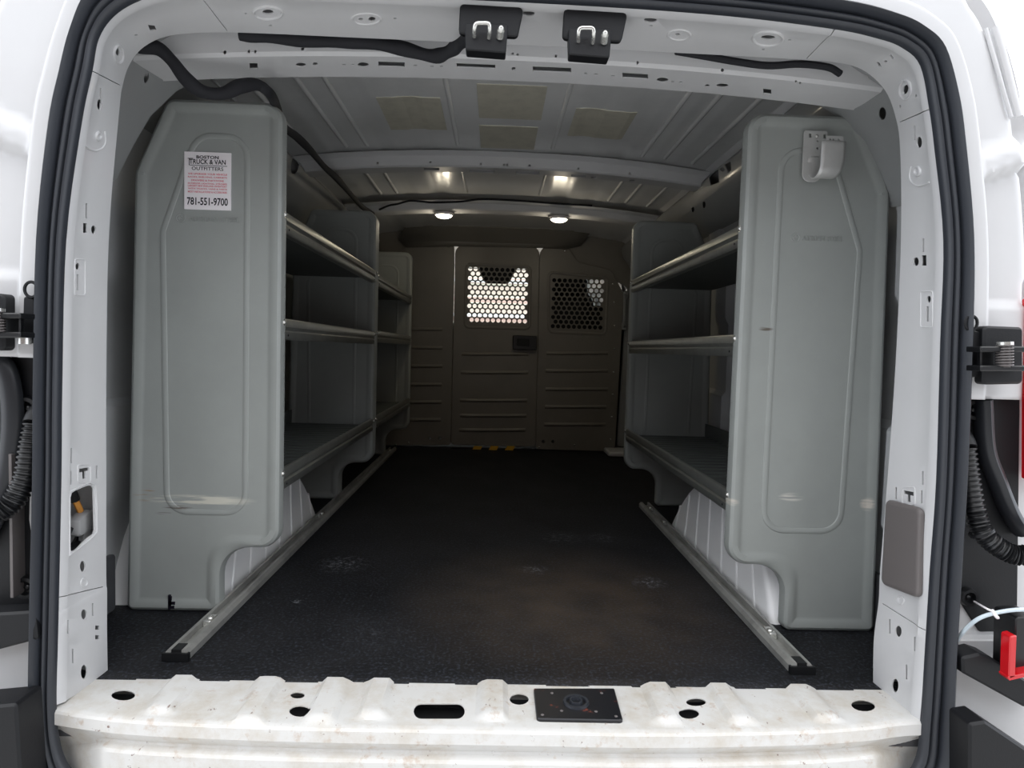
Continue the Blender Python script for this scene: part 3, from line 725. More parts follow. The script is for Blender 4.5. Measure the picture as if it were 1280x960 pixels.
# corner gussets at the rear roof corners
bm = bmesh.new()
for s in (-1, 1):
    o_ = 0.0 if s < 0 else 0.04
    rows = []
    for y, k in ((0.02, 0), (0.10, .006), (0.18, .012), (0.26, .0)):
        rows.append([Vector((s*(x+o_), y, z-k)) for x, z in ((0.58, 1.36), (0.64, 1.32), (0.70, 1.285), (0.76, 1.25), (0.82, 1.19), (0.86, 1.12), (0.90, 1.04))])
    loft(bm, rows)
gs = struct(link('trim_15', bm, 'primer', angle=40)); md = gs.modifiers.new('sheet', 'SOLIDIFY'); md.thickness = 0.0025
tg = bvh_of(gs)
cut(gs, [ell(183,97,6,14,10), ell(232,50,14,5), [(1078,92),(1086,95),(1084,103),(1076,101)], ell(1103,142,9,16), ell(1048,98,10,5)], depth=0.02)

# ------------------------------------------------------------------ wheel arches
def arch(s, no, x, y0, y1, rise):
    bm = bmesh.new(); n = 22; rows = []
    ring = []
    hz = lambda u: rise*(1-abs(u)**(1.75 if u > 0 else 4.5))
    for k in range(n+1):
        u = -math.cos(PI*k/n); ring.append(((y0+y1)/2+(y1-y0)/2*u, hz(u)))
    cy = (y0+y1)/2
    def rowat(xx, sc): return [Vector((s*xx, cy+(a-cy)*sc, max(-0.004, b*sc))) for a, b in ring]
    rows = [rowat(1.0, 1.0), rowat(x+0.012, 1.0), rowat(x+0.003, 0.985), rowat(x, 0.96)]
    vs = loft(bm, rows); bm.faces.new(vs[-1])
    # pressed ribs on the inner face
    for k in range(7):
        yb = y0+0.10+(y1-y0-0.16)*k/6; lean = (yb-cy)*0.25
        zt = 0.93*hz((yb-lean*0.6-cy)/((y1-y0)/2))
        tube(bm, [Vector((s*(x+.001), yb, 0.0)), Vector((s*(x+.001), yb-lean*0.6, zt))], 0.005, n=8, smooth=False)
    return struct(link('trim_%d' % no, bm, 'arch', angle=40))
arch(-1, 16, 0.692, 0.325, 1.24, 0.285)
arch(1, 17, 0.708, 0.275, 1.20, 0.270)
# dark liner strips at the foot of the side walls near the doors
for s, nm in ((-1, 'left'), (1, 'right')):
    bm = bmesh.new(); o_ = 0 if s < 0 else 0.03
    rings(bm, [(0.02, 0.0), (0.30, 0.0), (0.30, 0.14), (0.02, 0.165)], [.01]*4, [(0, 0.01), (0, 0.002), (0.002, 0)], lambda a, b, h, s=s, o_=o_: Vector((s*(0.925+o_+h), a, b)))
    struct(link('baseboard_'+nm, bm, 'carpet'))

# ------------------------------------------------------------------ shelving units
def make_unit(side, y0, y1, xin, zs, label, wu=0.375, near_logo=None):
    s = -1 if side == 'left' else 1
    t = thing('shelving_unit', label, 'shelves', (xin+s*0.18, (y0+y1)/2, 0))
    poly = [(0, 1.245), (0.275, 1.245), (0.352, 1.07), (wu, 0.0), (0.145, 0.0), (0.145, 0.162), (0.0, 0.162)]
    rad = [.045, .03, .04, .018, .02, .075, .05]
    def fn(y): return lambda u, z, h: Vector((xin+s*u, y+h, z))
    for y in (y0, y1-0.030):
        bm = bmesh.new()
        rings(bm, poly, rad, [(0.010, 0.009), (0.006, 0.030), (0.0, 0.030), (0.0, 0.014), (0.003, 0.005), (0.010, 0.0), (0.024, 0.0), (0.029, 0.0035), (0.036, 0.0045)], fn(y))
        em = rounded([(0.085, 0.25), (0.275, 0.25), (0.285, 0.93), (0.205, 1.16), (0.085, 1.16)], [.05, .05, .03, .05, .05], 0, 8)
        f = fn(y+0.0045); bead(bm, em, lambda a, b, h: f(a, b, h), wd=0.007, h=0.003, closed=True)
        # rows of small edge perforations along the aisle side
        nf = len(bm.faces); zz = 0.22
        while zz < 1.18: cyl(bm, (xin+s*-0.0005, y+0.024, zz), (s, 0, 0), 0.0022, 0.0012, 8); zz += 0.028
        bm.faces.ensure_lookup_table()
        for q in range(nf, len(bm.faces)): bm.faces[q].material_index = 1
        p = link('end_panel', bm, 'grey', t, angle=35); p.data.materials.append(M['ink'])
    for zt in zs:
        a, b = y0+0.031, y1-0.031
        bm = bmesh.new()
        deck_z = zt-0.028
        N = 21
        for k in range(N):       # a ribbed deck: pressed across
            ya = a+(b-a)*k/N; yb = a+(b-a)*(k+1)/N; w_ = yb-ya
            rows = [[Vector((xin+s*u, yy, deck_z+hh)) for yy, hh in ((ya, 0), (ya+w_*.3, 0), (ya+w_*.42, .004), (ya+w_*.88, .004), (yb, 0))] for u in (0.008, 0.35)]
            loft(bm, rows)
        box(bm, (min(xin+s*.008, xin+s*.35), a, deck_z-0.004), (max(xin+s*.008, xin+s*.35), b, deck_z-0.001))
        box(bm, (min(xin+s*.348, xin+s*.351), a, deck_z), (max(xin+s*.348, xin+s*.351), b, deck_z+0.06))
        sh_ = link('shelf', bm, 'deck', t, smooth=False)
        bm = bmesh.new()
        prof = [(.014, -.020), (.014, 0.0), (.009, .002), (.003, 0.0), (0, -.005), (0, -.020), (.005, -.024), (.006, -.028), (.001, -.032), (.001, -.048), (.004, -.052), (.022, -.052), (.022, -.049), (.008, -.046), (.010, -.030)]
        loft(bm, [[Vector((xin+s*(u-0.001), y, zt+z)) for u, z in prof] for y in (a, b)], closed=True, cap=True)
        link('front_lip', bm, 'galv', sh_, angle=40)
        for yy in (a-0.010, b+0.010):
            bm = bmesh.new(); dome(bm, (xin-s*0.0005, yy, zt-0.009), (-s, 0, 0), 0.006, 0.005); cyl(bm, (xin, yy, zt-0.009), (-s, 0, 0), 0.0075, 0.001)
            link('bolt', bm, 'bolt', t)
        for yy in (a+0.02, b-0.02):
            bm = bmesh.new(); dome(bm, (xin-s*0.0008, yy, zt-0.040), (-s, 0, 0), 0.003, 0.0015); link('rivet', bm, 'ink', sh_)
    return t
YL, YR = 0.29, 0.238
uL = make_unit('left', YL, 1.515, -0.522, (0.992, 0.731, 0.356), 'grey steel shelving unit with a white and red sticker on its end panel')
uF = make_unit('left', 1.520, 2.68, -0.522, (0.984, 0.738, 0.358), 'grey steel shelving unit on the left wall, farther in next to the partition')
uR = make_unit('right', YR, 1.52, 0.577, (0.985, 0.722, 0.340), 'grey steel shelving unit on the right wall with a metal bracket on its end panel')

# embossed maker's lettering on both near end panels (belongs to the panels)
def logo(px0, px1, py, y, parent, s):
    a = YP(px0, py, y); b = YP(px1, py+3, y); wd_ = (b-a).length
    me = text_mesh('ADRIAN STEEL', 0.0165, ext=0.0012, space=1.1)
    bm = bmesh.new(); bm.from_mesh(me); bpy.data.meshes.remove(me)
    xs_ = [v.co.x for v in bm.verts]; sc = (wd_*0.78)/(max(xs_)-min(xs_)); mx = (max(xs_)+min(xs_))/2
    cx = a.x+(b.x-a.x)*0.60; cz = (a.z+b.z)/2
    for v in bm.verts: v.co = Vector((cx+(v.co.x-mx)*sc, y+0.0045-0.0009-v.co.z, cz-0.006+v.co.y))
    ccx = a.x+(b.x-a.x)*0.08
    bead(bm, [(ccx+.010*math.cos(2*PI*k/20), cz+.010*math.sin(2*PI*k/20)) for k in range(20)], lambda x, z, h: Vector((x, y+0.0045+h, z)), wd=.0012, h=.0012, closed=True)
    bead(bm, [(ccx+.005*math.cos(q), cz+.005*math.sin(q)) for q in [0.4+k*0.5 for k in range(11)]]+[(ccx+.001, cz-.001)], lambda x, z, h: Vector((x, y+0.0045+h, z)), wd=.001, h=.0012)
    link('embossed_lettering', bm, 'grey', parent, angle=30)
def near_panel(u): return min([c for c in u.children if c.name.startswith('end_panel')], key=lambda c: min(v.co.y for v in c.data.vertices))
def scuffed(name, bands):
    mt = M['grey'].copy(); mt.name = name; n = mt.node_tree; b = n.nodes['Principled BSDF']
    src = b.inputs['Base Color'].links[0].from_socket; t = n.nodes.new('ShaderNodeTexCoord')
    mp = n.nodes.new('ShaderNodeMapping'); mp.inputs['Scale'].default_value = (6, 6, 90); n.links.new(t.outputs['Object'], mp.inputs[0])
    nz = n.nodes.new('ShaderNodeTexNoise'); nz.inputs['Scale'].default_value = 1.6; nz.inputs['Detail'].default_value = 6; n.links.new(mp.outputs[0], nz.inputs['Vector'])
    for (px, py, rx, rz, c, lo, y) in bands:
        p = YP(px, py, y); m1 = n.nodes.new('ShaderNodeVectorMath'); m1.operation = 'SUBTRACT'; m1.inputs[1].default_value = (p.x, p.y, p.z); n.links.new(t.outputs['Object'], m1.inputs[0])
        m2 = n.nodes.new('ShaderNodeVectorMath'); m2.operation = 'MULTIPLY'; m2.inputs[1].default_value = (1/rx, 0, 1/rz); n.links.new(m1.outputs[0], m2.inputs[0])
        ln = n.nodes.new('ShaderNodeVectorMath'); ln.operation = 'LENGTH'; n.links.new(m2.outputs[0], ln.inputs[0])
        r = n.nodes.new('ShaderNodeMapRange'); r.inputs[1].default_value = 0.5; r.inputs[2].default_value = 1; r.inputs[3].default_value = 1; r.inputs[4].default_value = 0; n.links.new(ln.outputs['Value'], r.inputs[0])
        r2 = n.nodes.new('ShaderNodeMapRange'); r2.inputs[1].default_value = lo; r2.inputs[2].default_value = lo+0.1; n.links.new(nz.outputs['Fac'], r2.inputs[0])
        mu = n.nodes.new('ShaderNodeMath'); mu.operation = 'MULTIPLY'; n.links.new(r.outputs[0], mu.inputs[0]); n.links.new(r2.outputs[0], mu.inputs[1])
        mx = n.nodes.new('ShaderNodeMix'); mx.data_type = 'RGBA'; n.links.new(mu.outputs[0], mx.inputs[0]); n.links.new(src, mx.inputs[6]); mx.inputs[7].default_value = c; src = mx.outputs[2]
    n.links.new(src, b.inputs['Base Color']); return mt
near_panel(uL).data.materials[0] = scuffed('scuffed_grey_coat_a', [(250, 626, .14, .016, rgb(206, 204, 192), .42, YL), (180, 618, .03, .02, rgb(150, 128, 100), .5, YL), (225, 635, .05, .006, rgb(92, 82, 74), .45, YL), (205, 640, .03, .010, rgb(96, 86, 78), .5, YL)])
near_panel(uR).data.materials[0] = scuffed('scuffed_grey_coat_b', [(990, 622, .035, .012, rgb(208, 206, 198), .47, YR), (1085, 630, .02, .02, rgb(206, 200, 190), .45, YR), (958, 411, .02, .006, rgb(92, 84, 74), .4, YR), (915, 628, .02, .01, rgb(200, 196, 186), .45, YR)])
logo(218, 300, 272, YL, near_panel(uL), -1)
logo(990, 1056, 296, YR, near_panel(uR), 1)
# scuffs on the left end panel
bm = bmesh.new()
for x0, y0_, x1, y1_ in ((210,744,213,762),(212,746,214,758),(211,752,219,756),(213,757,218,761)):
    a = YP(x0, y0_, YL); b = YP(x1, y1_, YL)
    box(bm, (a.x, YL-0.0004, b.z), (b.x, YL+0.0052, a.z))
link('ink_mark', bm, 'ink', near_panel(uL))

# ------------------------------------------------------------------ sticker
A = YP(230, 189, YL); Bp = YP(288, 263, YL); sx0, sx1, sz1, sz0 = A.x, Bp.x, A.z, Bp.z; SW = sx1-sx0; SH = sz1-sz0
ys_ = YL+0.0015
t = thing('sticker', 'white outfitter sticker with black and red print on the left end panel', 'sticker', ((sx0+sx1)/2, ys_, sz0))
bm = bmesh.new(); box(bm, (sx0, ys_, sz0), (sx1, ys_+0.0031, sz1)); link('backing', bm, 'sticker', t, smooth=False)
def line(s, yt, hgt, width, m, bold=0.0):
    me = text_mesh(s, 1.0, bold=bold, ext=0.0); xs_ = [v.co.x for v in me.vertices]; ys2 = [v.co.y for v in me.vertices]
    sx = SW*width/(max(xs_)-min(xs_)); sy = SH*hgt/(max(ys2)-min(ys2)); mx = (max(xs_)+min(xs_))/2; my = min(ys2)
    for v in me.vertices: v.co = Vector(((sx0+sx1)/2+(v.co.x-mx)*sx, ys_-0.0004, sz1-SH*(yt+hgt)+(v.co.y-my)*sy))
    return me
bm = merge([line('BOSTON', 0.060, 0.055, 0.48, 'ink', .03), line('TRUCK & VAN', 0.125, 0.085, 0.78, 'ink', .02), line('OUTFITTERS', 0.255, 0.062, 0.68, 'ink', .01), line('781-551-9700', 0.790, 0.135, 0.88, 'ink', .02)])
box(bm, (sx0+SW*.12, ys_-.0005, sz1-SH*.238), (sx0+SW*.92, ys_-.0003, sz1-SH*.229))
box(bm, (sx0+SW*.075, ys_-.0005, sz1-SH*.122), (sx0+SW*.19, ys_-.0003, sz1-SH*.112)); box(bm, (sx0+SW*.10, ys_-.0005, sz1-SH*.236), (sx0+SW*.115, ys_-.0003, sz1-SH*.12))
link('black_lettering', bm, 'ink', t, smooth=False)
rl_ = ['WE UPGRADE YOUR VEHICLE', 'RACKS, SHELVING, CABINETS', 'DRAWERS & PARTITIONS', 'INTERIOR LIGHTING, STROBES', 'LARGEST NEW ENGLAND INVENTORY', 'WITH TRUCKS, VANS & PARTS', 'MOST INSTALLATIONS & ACCESSORIES']
bm = merge([line(s_, 0.365+0.056*i-(0.004*i if i > 3 else 0), 0.032, 0.84 if i != 2 else 0.7, 'redink', .02) for i, s_ in enumerate(rl_)])
link('red_lettering', bm, 'redink', t, smooth=False)

# ------------------------------------------------------------------ bracket on the right end panel
t = thing('steel_bracket', 'galvanised steel bracket with curled strap on the right end panel', 'bracket', YP(1030, 195, YR))
YB = YR-0.004
bm = bmesh.new()
outl = [tuple(q) for q in rounded(pxpoly([(1005,164),(1033,165),(1033,182),(1026,198),(1025,228),(1002,227)], YB), [.004, .004, .006, .01, .018, .018], 0, 5)]
hl = [[tuple(q) for q in pxpoly(p, YB)] for p in (rc(1010,167,1014,173), rc(1028,168,1032,174), ell(1021,177,3,3), ell(1021,186,4,4), rc(1008,197,1013,204))]
me = curveplate('back_plate', outl, hl, 0.004, YB-0.004, 0.001); linkme('back_plate', me, 'zinc', t)
bm = bmesh.new()  # U-shaped strap: comes off the plate's foot, curls outwards and rises toward the viewer
a = YP(1004, 222, YR); b = YP(1043, 228, YR)
path = []   # (y, z) cross-section
zt_ = YP(1030, 181, YR).z; zb_ = YP(1030, 226, YR).z
R = 0.019
for k in range(6): path.append((YB-0.002, zt_-0.030-(zt_-0.030-zb_-R)*k/5))
for k in range(1, 13): q = PI*k/12; path.append((YB-0.002-R+R*math.cos(q), zb_+R-R*math.sin(q)))
for k in range(1, 7): path.append((YB-0.002-2*R, zb_+R+(zt_-.006-zb_-R)*k/6))
rows = []
for k, (yy, zz) in enumerate(path):
    f = k/(len(path)-1); xa = a.x+0.003+0.014*min(1, f*1.3); xb = a.x+0.040+0.033*min(1, f*1.2)
    rows.append([Vector((xa+(xb-xa)*i/6, yy-0.003*math.sin(PI*i/6), zz)) for i in range(7)])
loft(bm, rows); o = link('curled_strap', bm, 'zinc', t, angle=60); md = o.modifiers.new('sheet', 'SOLIDIFY'); md.thickness = 0.0025
xa = a.x+0.022; zz = path[-1][1]-.003; yy = path[-1][0]
me = curveplate('tab', [tuple(q) for q in rounded([(xa+.004, zz-.004), (xa+.046, zz-.004), (xa+.044, zz+.014), (xa+.006, zz+.014)], [.003]*4, 0, 3)],
    [[(xa+cx_+.0035*math.cos(2*PI*k/12), zz+.006+.0035*math.sin(2*PI*k/12)) for k in range(12)] for cx_ in (.015, .022, .034)], 0.003, yy-0.002, 0.0006); linkme('tab', me, 'zinc', t)
bm = bmesh.new(); c = YP(1021, 170, YB-.006); dome(bm, c, (0, -1, 0), .004, .003); link('bolt', bm, 'bolt', t)

# ------------------------------------------------------------------ floor tracks
def track(s, x, y0, y1, label):
    t = thing('floor_track', label, 'track', (x, y0, 0), 'floor tracks under the shelving')
    bm = bmesh.new(); hw = 0.025; z0 = 0.0015
    prof = [(-hw, 0), (-hw, .014), (-hw+.007, .022), (-hw+.014, .022), (-hw+.014, .008), (hw-.014, .008), (hw-.014, .022), (hw-.007, .022), (hw, .014), (hw, 0)]
    loft(bm, [[Vector((x+a, y, z0+b)) for a, b in prof] for y in (y0, y1)], closed=True, cap=True); link('rail', bm, 'alu', t, smooth=False)
    bm = bmesh.new(); box(bm, (x-hw-.002, y0-.006, z0-.0005), (x+hw+.002, y0+.004, .018)); box(bm, (x-hw+.015, y0, z0+.0085), (x+hw-.015, y0+.03, .024)); link('end_cap', bm, 'blacks', t)
    for yy in (y0+0.16, y0+1.12, y1-0.1):
        bm = bmesh.new(); rings(bm, [(x-.010, yy-.02), (x+.010, yy-.02), (x+.010, yy+.02), (x-.010, yy+.02)], [.004]*4, [(0, 0), (0, -.012), (.002, -.014)], lambda a, b, h: Vector((a, b, .0105-h))); dome(bm, (x, yy, .024), (0, 0, 1), .008, .005); link('track_clamp', bm, 'bolt', t)
track(-1, -0.652, 0.045, 2.85, 'grey metal floor track along the foot of the left shelving')
track(1, 0.668, 0.030, 1.47, 'grey metal floor track along the foot of the right shelving')

# ------------------------------------------------------------------ partition
t = thing('partition', 'dark grey steel partition with perforated windows at the far end', 'partition', (0, YF, 0))
def plate(name, pts, r, hole_px, parent, m='dgrey', th=0.014, y=YF, ribs_px=(), holes_extra=()):
    outline = [tuple(q) for q in rounded(pxpoly(pts, y), r if isinstance(r, list) else [r]*len(pts), 0, 5)]
    hs = [[tuple(q) for q in rounded(pxpoly(h_, y), [.02]*len(h_), 0, 4)] for h_ in hole_px]
    hs += [[tuple(q) for q in pxpoly(h_, y)] for h_ in holes_extra]
    me = curveplate(name, outline, hs, th, y, 0.004)
    bm = bmesh.new(); bm.from_mesh(me); bpy.data.meshes.remove(me)
    for x0, x1, yy in ribs_px:
        for yo, hh in ((0, 0.009),):
            a = YP(x0, yy+yo, y); b = YP(x1, yy+yo, y); P = [Vector((a.x+(b.x-a.x)*k/12, a.z+(b.z-a.z)*k/12)) for k in range(13)]
            rows = []
            for k, q in enumerate(P):
                e = min(1, k/1.0, (12-k)/1.0); e = max(e, 0.02)
                rows.append([Vector((q.x, y-hh*e*v, q.y+0.015*u)) for u, v in ((1, 0), (.5, .8), (0, 1), (-.4, .6), (-.6, 0))])
            loft(bm, rows)
    return link(name, bm, m, parent, angle=35)
lp = plate('side_panel', [(497,318),(514,306),(567,306),(567.5,330),(562.5,556),(478,556),(478,330)], [.03,.03,.02,.02,.02,.01,.02], [], t, ribs_px=[(511,553,412),(511,553,435),(511,553,458),(511,552,481),(511,552,503),(511,551,525)], holes_extra=[ell(537,548,5,5), ell(550,548,5,5)])
dpn = plate('door_panel', [(570,307),(674,309),(669,558),(564,555)], [.05,.05,.02,.02], [[(584,331),(662,334),(661,410),(582,408)]], t, y=YF-0.002, ribs_px=[(577,661,443),(576,660,466),(575,659,501),(575,658,520),(574,657,538)])
rp = plate('side_panel', [(675.6,309),(710,310),(722,328),(764,338),(779,368),(768,564),(670.2,561)], [.05,.03,.04,.05,.05,.03,.02], [[(687,341),(759,348),(756,417),(687,414)]], t, ribs_px=[(683,760,442),(682,760,464),(682,760,487),(681,758,509),(680,757,531)], holes_extra=[ell(679,552,5,5), ell(691,552,5,5)])
rp['label'] = 'right side panel with its own perforated window'; lp['label'] = 'plain left side panel'
def meshwin(pts, y, parent, dx=6.62, dy=5.45, x0=0, y0=0):
    poly = pxpoly(pts, y); outline = [tuple(q) for q in rounded(poly, [.02]*4, 0, 4)]
    xa = max(poly[0][0], poly[3][0]); xb = min(poly[1][0], poly[2][0]); zb = min(poly[0][1], poly[1][1]); za = max(poly[2][1], poly[3][1])
    pitch = 0.0355; rowh = 0.0305; R = 0.0145; hs = []; z = zb-0.028; k = 0
    while z > za+0.022:
        x = xa+0.026+(pitch/2 if k % 2 else 0)
        while x < xb-0.020:
            hs.append([(x+R*math.cos(2*PI*q/10), z+R*math.sin(2*PI*q/10)) for q in range(10)]); x += pitch
        z -= rowh; k += 1
    me = curveplate('window_mesh', outline, hs, 0.003, y+0.004, 0.0003)
    o = linkme('window_mesh', me, 'dgrey', parent, smooth=False)
    bm = bmesh.new(); P = rounded(poly, [.03]*4, 0, 6)
    bead(bm, P, lambda a, b, h: Vector((a, y+h, b)), wd=0.009, h=0.006, closed=True); link('window_frame', bm, 'dgrey', parent)
meshwin([(583,330),(663,333),(662,411),(581,409)], YF-0.002, dpn)
meshwin([(686,340),(760,347),(757,418),(686,415)], YF, rp)
# latch
bm = bmesh.new(); slab(bm, [(641,419),(671,420),(671,438),(641,437)], YF-0.035, 0.033, r=.008, bev=.004); lt = link('latch', bm, 'blacks', dpn)
bm = bmesh.new(); slab(bm, [(646,423),(662,424),(662,433),(646,432)], YF-0.040, 0.006, r=.006, bev=.002); link('latch_paddle', bm, 'black', lt)
# hazard tape on the threshold
bm = bmesh.new(); slab(bm, [(564,559),(668,562),(668,567),(564,564)], YF-0.030, 0.028, r=.002, bev=.001); th_ = link('threshold', bm, 'black', t)
for k in range(3):
    x0 = 591+k*20.5; bm = bmesh.new(); slab(bm, [(x0+2,557.5),(x0+12,557.8),(x0+9,563.2),(x0-1,562.8)], YF-0.0315, 0.0025, r=.001, bev=.0005); link('hazard_stripe', bm, 'yellow', t)
# rivets and screws
for q in ((766,355),(767.5,378),(768,407),(768,436),(767,465),(765.5,493),(764.5,521),(763,549),(518,307.5),(561,308.5),(706,313.5),(718,556),(674,559),(511,553),(495,556)):
    bm = bmesh.new(); c = YP(*q, YF-.001); dome(bm, c, (0, -1, 0), .007, .006, 10); link('screw', bm, 'bolt', t)
for q in ((584,330.5),(661,334)):
    bm = bmesh.new(); c = YP(*q, YF-.003); dome(bm, c, (0, -1, 0), .005, .004, 8); link('screw', bm, 'bolt', dpn)
# header panel, leaning back to the roof
bm = bmesh.new()
a = YP(497, 301, YF); z1h = 1.352
rows = [[Vector((x, YF-0.008, z)) for x, z in ((-0.60, 1.325), (-0.3, 1.341), (0, 1.346), (0.3, 1.349), (0.45, 1.347))], [Vector((x, YF-0.016, z1h+0.02)) for x in (-0.66, -0.3, 0, 0.3, 0.54)], [Vector((x, YF-0.10, 1.455)) for x in (-0.60, -0.3, 0, 0.3, 0.60)], [Vector((x, YF-0.10, 1.475)) for x in (-0.60, -0.3, 0, 0.3, 0.60)]]
loft(bm, rows); hp = link('header_panel', bm, 'dgrey', t, angle=20); md = hp.modifiers.new('sheet', 'SOLIDIFY'); md.thickness = 0.004; md.offset = 1
# side fillers
me = curveplate('filler_panel', [tuple(q) for q in rounded([(0.44, 1.37), (0.48, 1.265), (0.70, 1.21), (0.77, 1.16), (0.94, 1.08), (0.86, 1.44), (0.5, 1.455)], [.02]*7, 0, 4)], [], 0.006, YF+0.020, 0.001); linkme('filler_panel', me, 'dgrey', t)
me = curveplate('filler_panel', [tuple(q) for q in rounded([(-0.50, 1.37), (-0.56, 1.28), (-0.80, 1.25), (-0.94, 1.1), (-0.84, 1.44), (-0.5, 1.455)], [.02]*6, 0, 4)], [], 0.006, YF+0.020, 0.001); linkme('filler_panel', me, 'dgrey', t)
bm = bmesh.new(); box(bm, (-0.96, YF+0.02, 0.0), (-0.74, YF+0.026, 1.30)); struct(link('trim_18', bm, 'dgrey'))
# pillar and step seen right of the partition
bm = bmesh.new()
rings(bm, [(0.84, 0.03), (0.99, 0.03), (0.99, 1.30), (0.80, 1.30), (0.80, 1.22), (0.87, 1.10)], [.02]*6, [(0, .04), (0, .006), (.006, 0)], XZ(YF+0.03))
struct(link('trim_19', bm, 'primer'))
bm = bmesh.new(); box(bm, (0.74, 2.78, 0.003), (0.97, 2.98, 0.035)); o = struct(link('trim_20', bm, 'white')); md = o.modifiers.new('b', 'BEVEL'); md.width = 0.01; md.segments = 2
t = thing('grab_handle', 'small grey bracket with two lugs on the pillar right of the partition', 'handle', (0.86, YF-.02, 0.9))
bm = bmesh.new(); tube(bm, [(0.855, YF+.03, 1.06), (0.845, YF-.02, 1.05), (0.845, YF-.03, 0.95), (0.85, YF-.02, 0.86), (0.855, YF+.03, 0.85)], 0.010); link('bar', bm, 'primer', t)
for z in (1.06, 0.85):
    bm = bmesh.new(); box(bm, (0.835, YF-.005, z-.025), (0.875, YF+.03, z+.025)); o = link('lug', bm, 'primer', t); o.modifiers.new('b', 'BEVEL').width = .006

# ------------------------------------------------------------------ dome lights
def lamp(px, py, label):
    c = ZP(px, py, 1.375)
    yy = 2.125; x = c.x*((yy-CAM_Y)/(c.y-CAM_Y)); zb = 1.384
    zz = zb-0.05*(abs(x)/.84)**2.2
    t = thing('dome_light', label, 'lamp', (x, yy, zz), 'dome lights on the roof bow')
    bm = bmesh.new(); cyl(bm, (x, yy, zz-.0035), (0, 0, -1), .052, .012, 28, .046); link('bezel', bm, 'sticker', t)
    bm = bmesh.new(); dome(bm, (x, yy, zz-.0155), (0, 0, -1), .042, .014, 24); link('lens', bm, 'lamp', t)
    ld = bpy.data.lights.new('dome_lamp_light', 'POINT'); ld.energy = 0.4; ld.color = (1, 0.88, 0.68); ld.shadow_soft_size = 0.03
    lo = bpy.data.objects.new('dome_lamp_light', ld); col.objects.link(lo); lo.parent = t; lo.location = (0, 0, -.055)
lamp(555, 259, 'lit round dome light on the roof bow, the left one'); lamp(699, 264, 'lit round dome light on the roof bow, the right one')

# ------------------------------------------------------------------ latch strikers under the header
def striker(dx, dy, label):
    c = YP(614+dx, 40+dy, -.05)
    t = thing('latch_striker', label, 'latch', c, 'latch strikers under the rear header')
    P = lambda x, y, d: YP(x+dx, y+dy, d)
    bm = bmesh.new(); slab(bm, [(575+dx,4+dy),(655+dx,9+dy),(647+dx,46+dy),(573+dx,42+dy)], -0.126, 0.010, r=.008, bev=.002); link('mounting_plate', bm, 'black', t)
    bm = bmesh.new()
    poly = pxpoly([(581+dx,28+dy),(635+dx,30+dy),(632+dx,66+dy),(582+dx,62+dy)], -0.142)
    rings(bm, poly, [.003]*4, [(0, .028), (0, .002), (.002, 0)], XZ(-0.142), seg=3); link('housing', bm, 'black', t)
    bm = bmesh.new(); yy = -0.157
    q = [P(593, 46, -.142), P(593, 37, yy), P(595, 30, yy-.004), P(603, 29, yy-.004), P(611, 30, yy-.004), P(612, 38, yy), P(611, 48, -.142)]
    tube(bm, q, 0.0032, 10); link('striker_loop', bm, 'bolt', t)
    bm = bmesh.new(); a = P(625, 47, -.142); d_ = P(627, 31, -.164)-a; cyl(bm, a, d_, .0062, .014, 14, .0058); dome(bm, a+d_.normalized()*.014, d_, .0056, .009); link('guide_pin', bm, 'bolt', t)
striker(0, 0, 'black latch striker under the rear header, next to the taped loom')
striker(130, 6, 'black latch striker under the rear header, the right one of two')

# ------------------------------------------------------------------ wiring looms
def rp_(t): return 0.0135+0.0015*math.sin(t*40)
bm = bmesh.new()
tube(bm, [YP(300,42,.03), YP(340,46,.03), YP(400,51,.03), YP(450,52,.03), YP(500,60,.03), YP(540,70,.03), YP(560,65,.02), YP(574,55,.0), YP(590,45,-.05)], rp_, 12, flat=0.8)
tag(link('wiring_loom', bm, 'foam'), 'black taped wiring loom along the top header ending at a latch striker', 'cable')
bm = bmesh.new()
tube(bm, [YP(172,58,.03), YP(196,60,.04), YP(214,75,.05), YP(232,98,.06), YP(252,114,.08), YP(278,117,.09), YP(300,108,.10), YP(322,106,.13), YP(338,118,.18), ZP(346,135,1.285), ZP(355,158,1.285), ZP(372,172,1.30), ZP(388,188,1.30), ZP(405,208,1.31), ZP(420,222,1.32), ZP(436,240,1.33), ZP(452,258,1.34), ZP(466,268,1.34)], rp_, 12, flat=0.8)
tag(link('wiring_loom', bm, 'foam'), 'black taped wiring loom snaking over the left shelving into the van', 'cable')
bm = bmesh.new()
tube(bm, [ZP(x, y, 1.375) for x, y in ((472,263),(486,257),(497,255),(512,251),(528,252),(543,253),(575,252),(604,249),(650,251),(690,254),(740,257))], .005, 8)
tag(link('lamp_wire', bm, 'foam'), 'thin black wire running along the roof bow between the dome lights', 'cable')
# dark tube standing in for the shadow under the header's right end
bm = bmesh.new(); tube(bm, [YP(845,64,.02), YP(880,70,.03), (YP(920,77,.035)), YP(960,82,.035), YP(1000,80,.03), YP(1035,84,.03), YP(1050,92,.04)], 0.007, 10)
tag(link('shadow_strip', bm, 'foam'), 'dark strip standing in for the shadow under the right end of the header', 'strip')
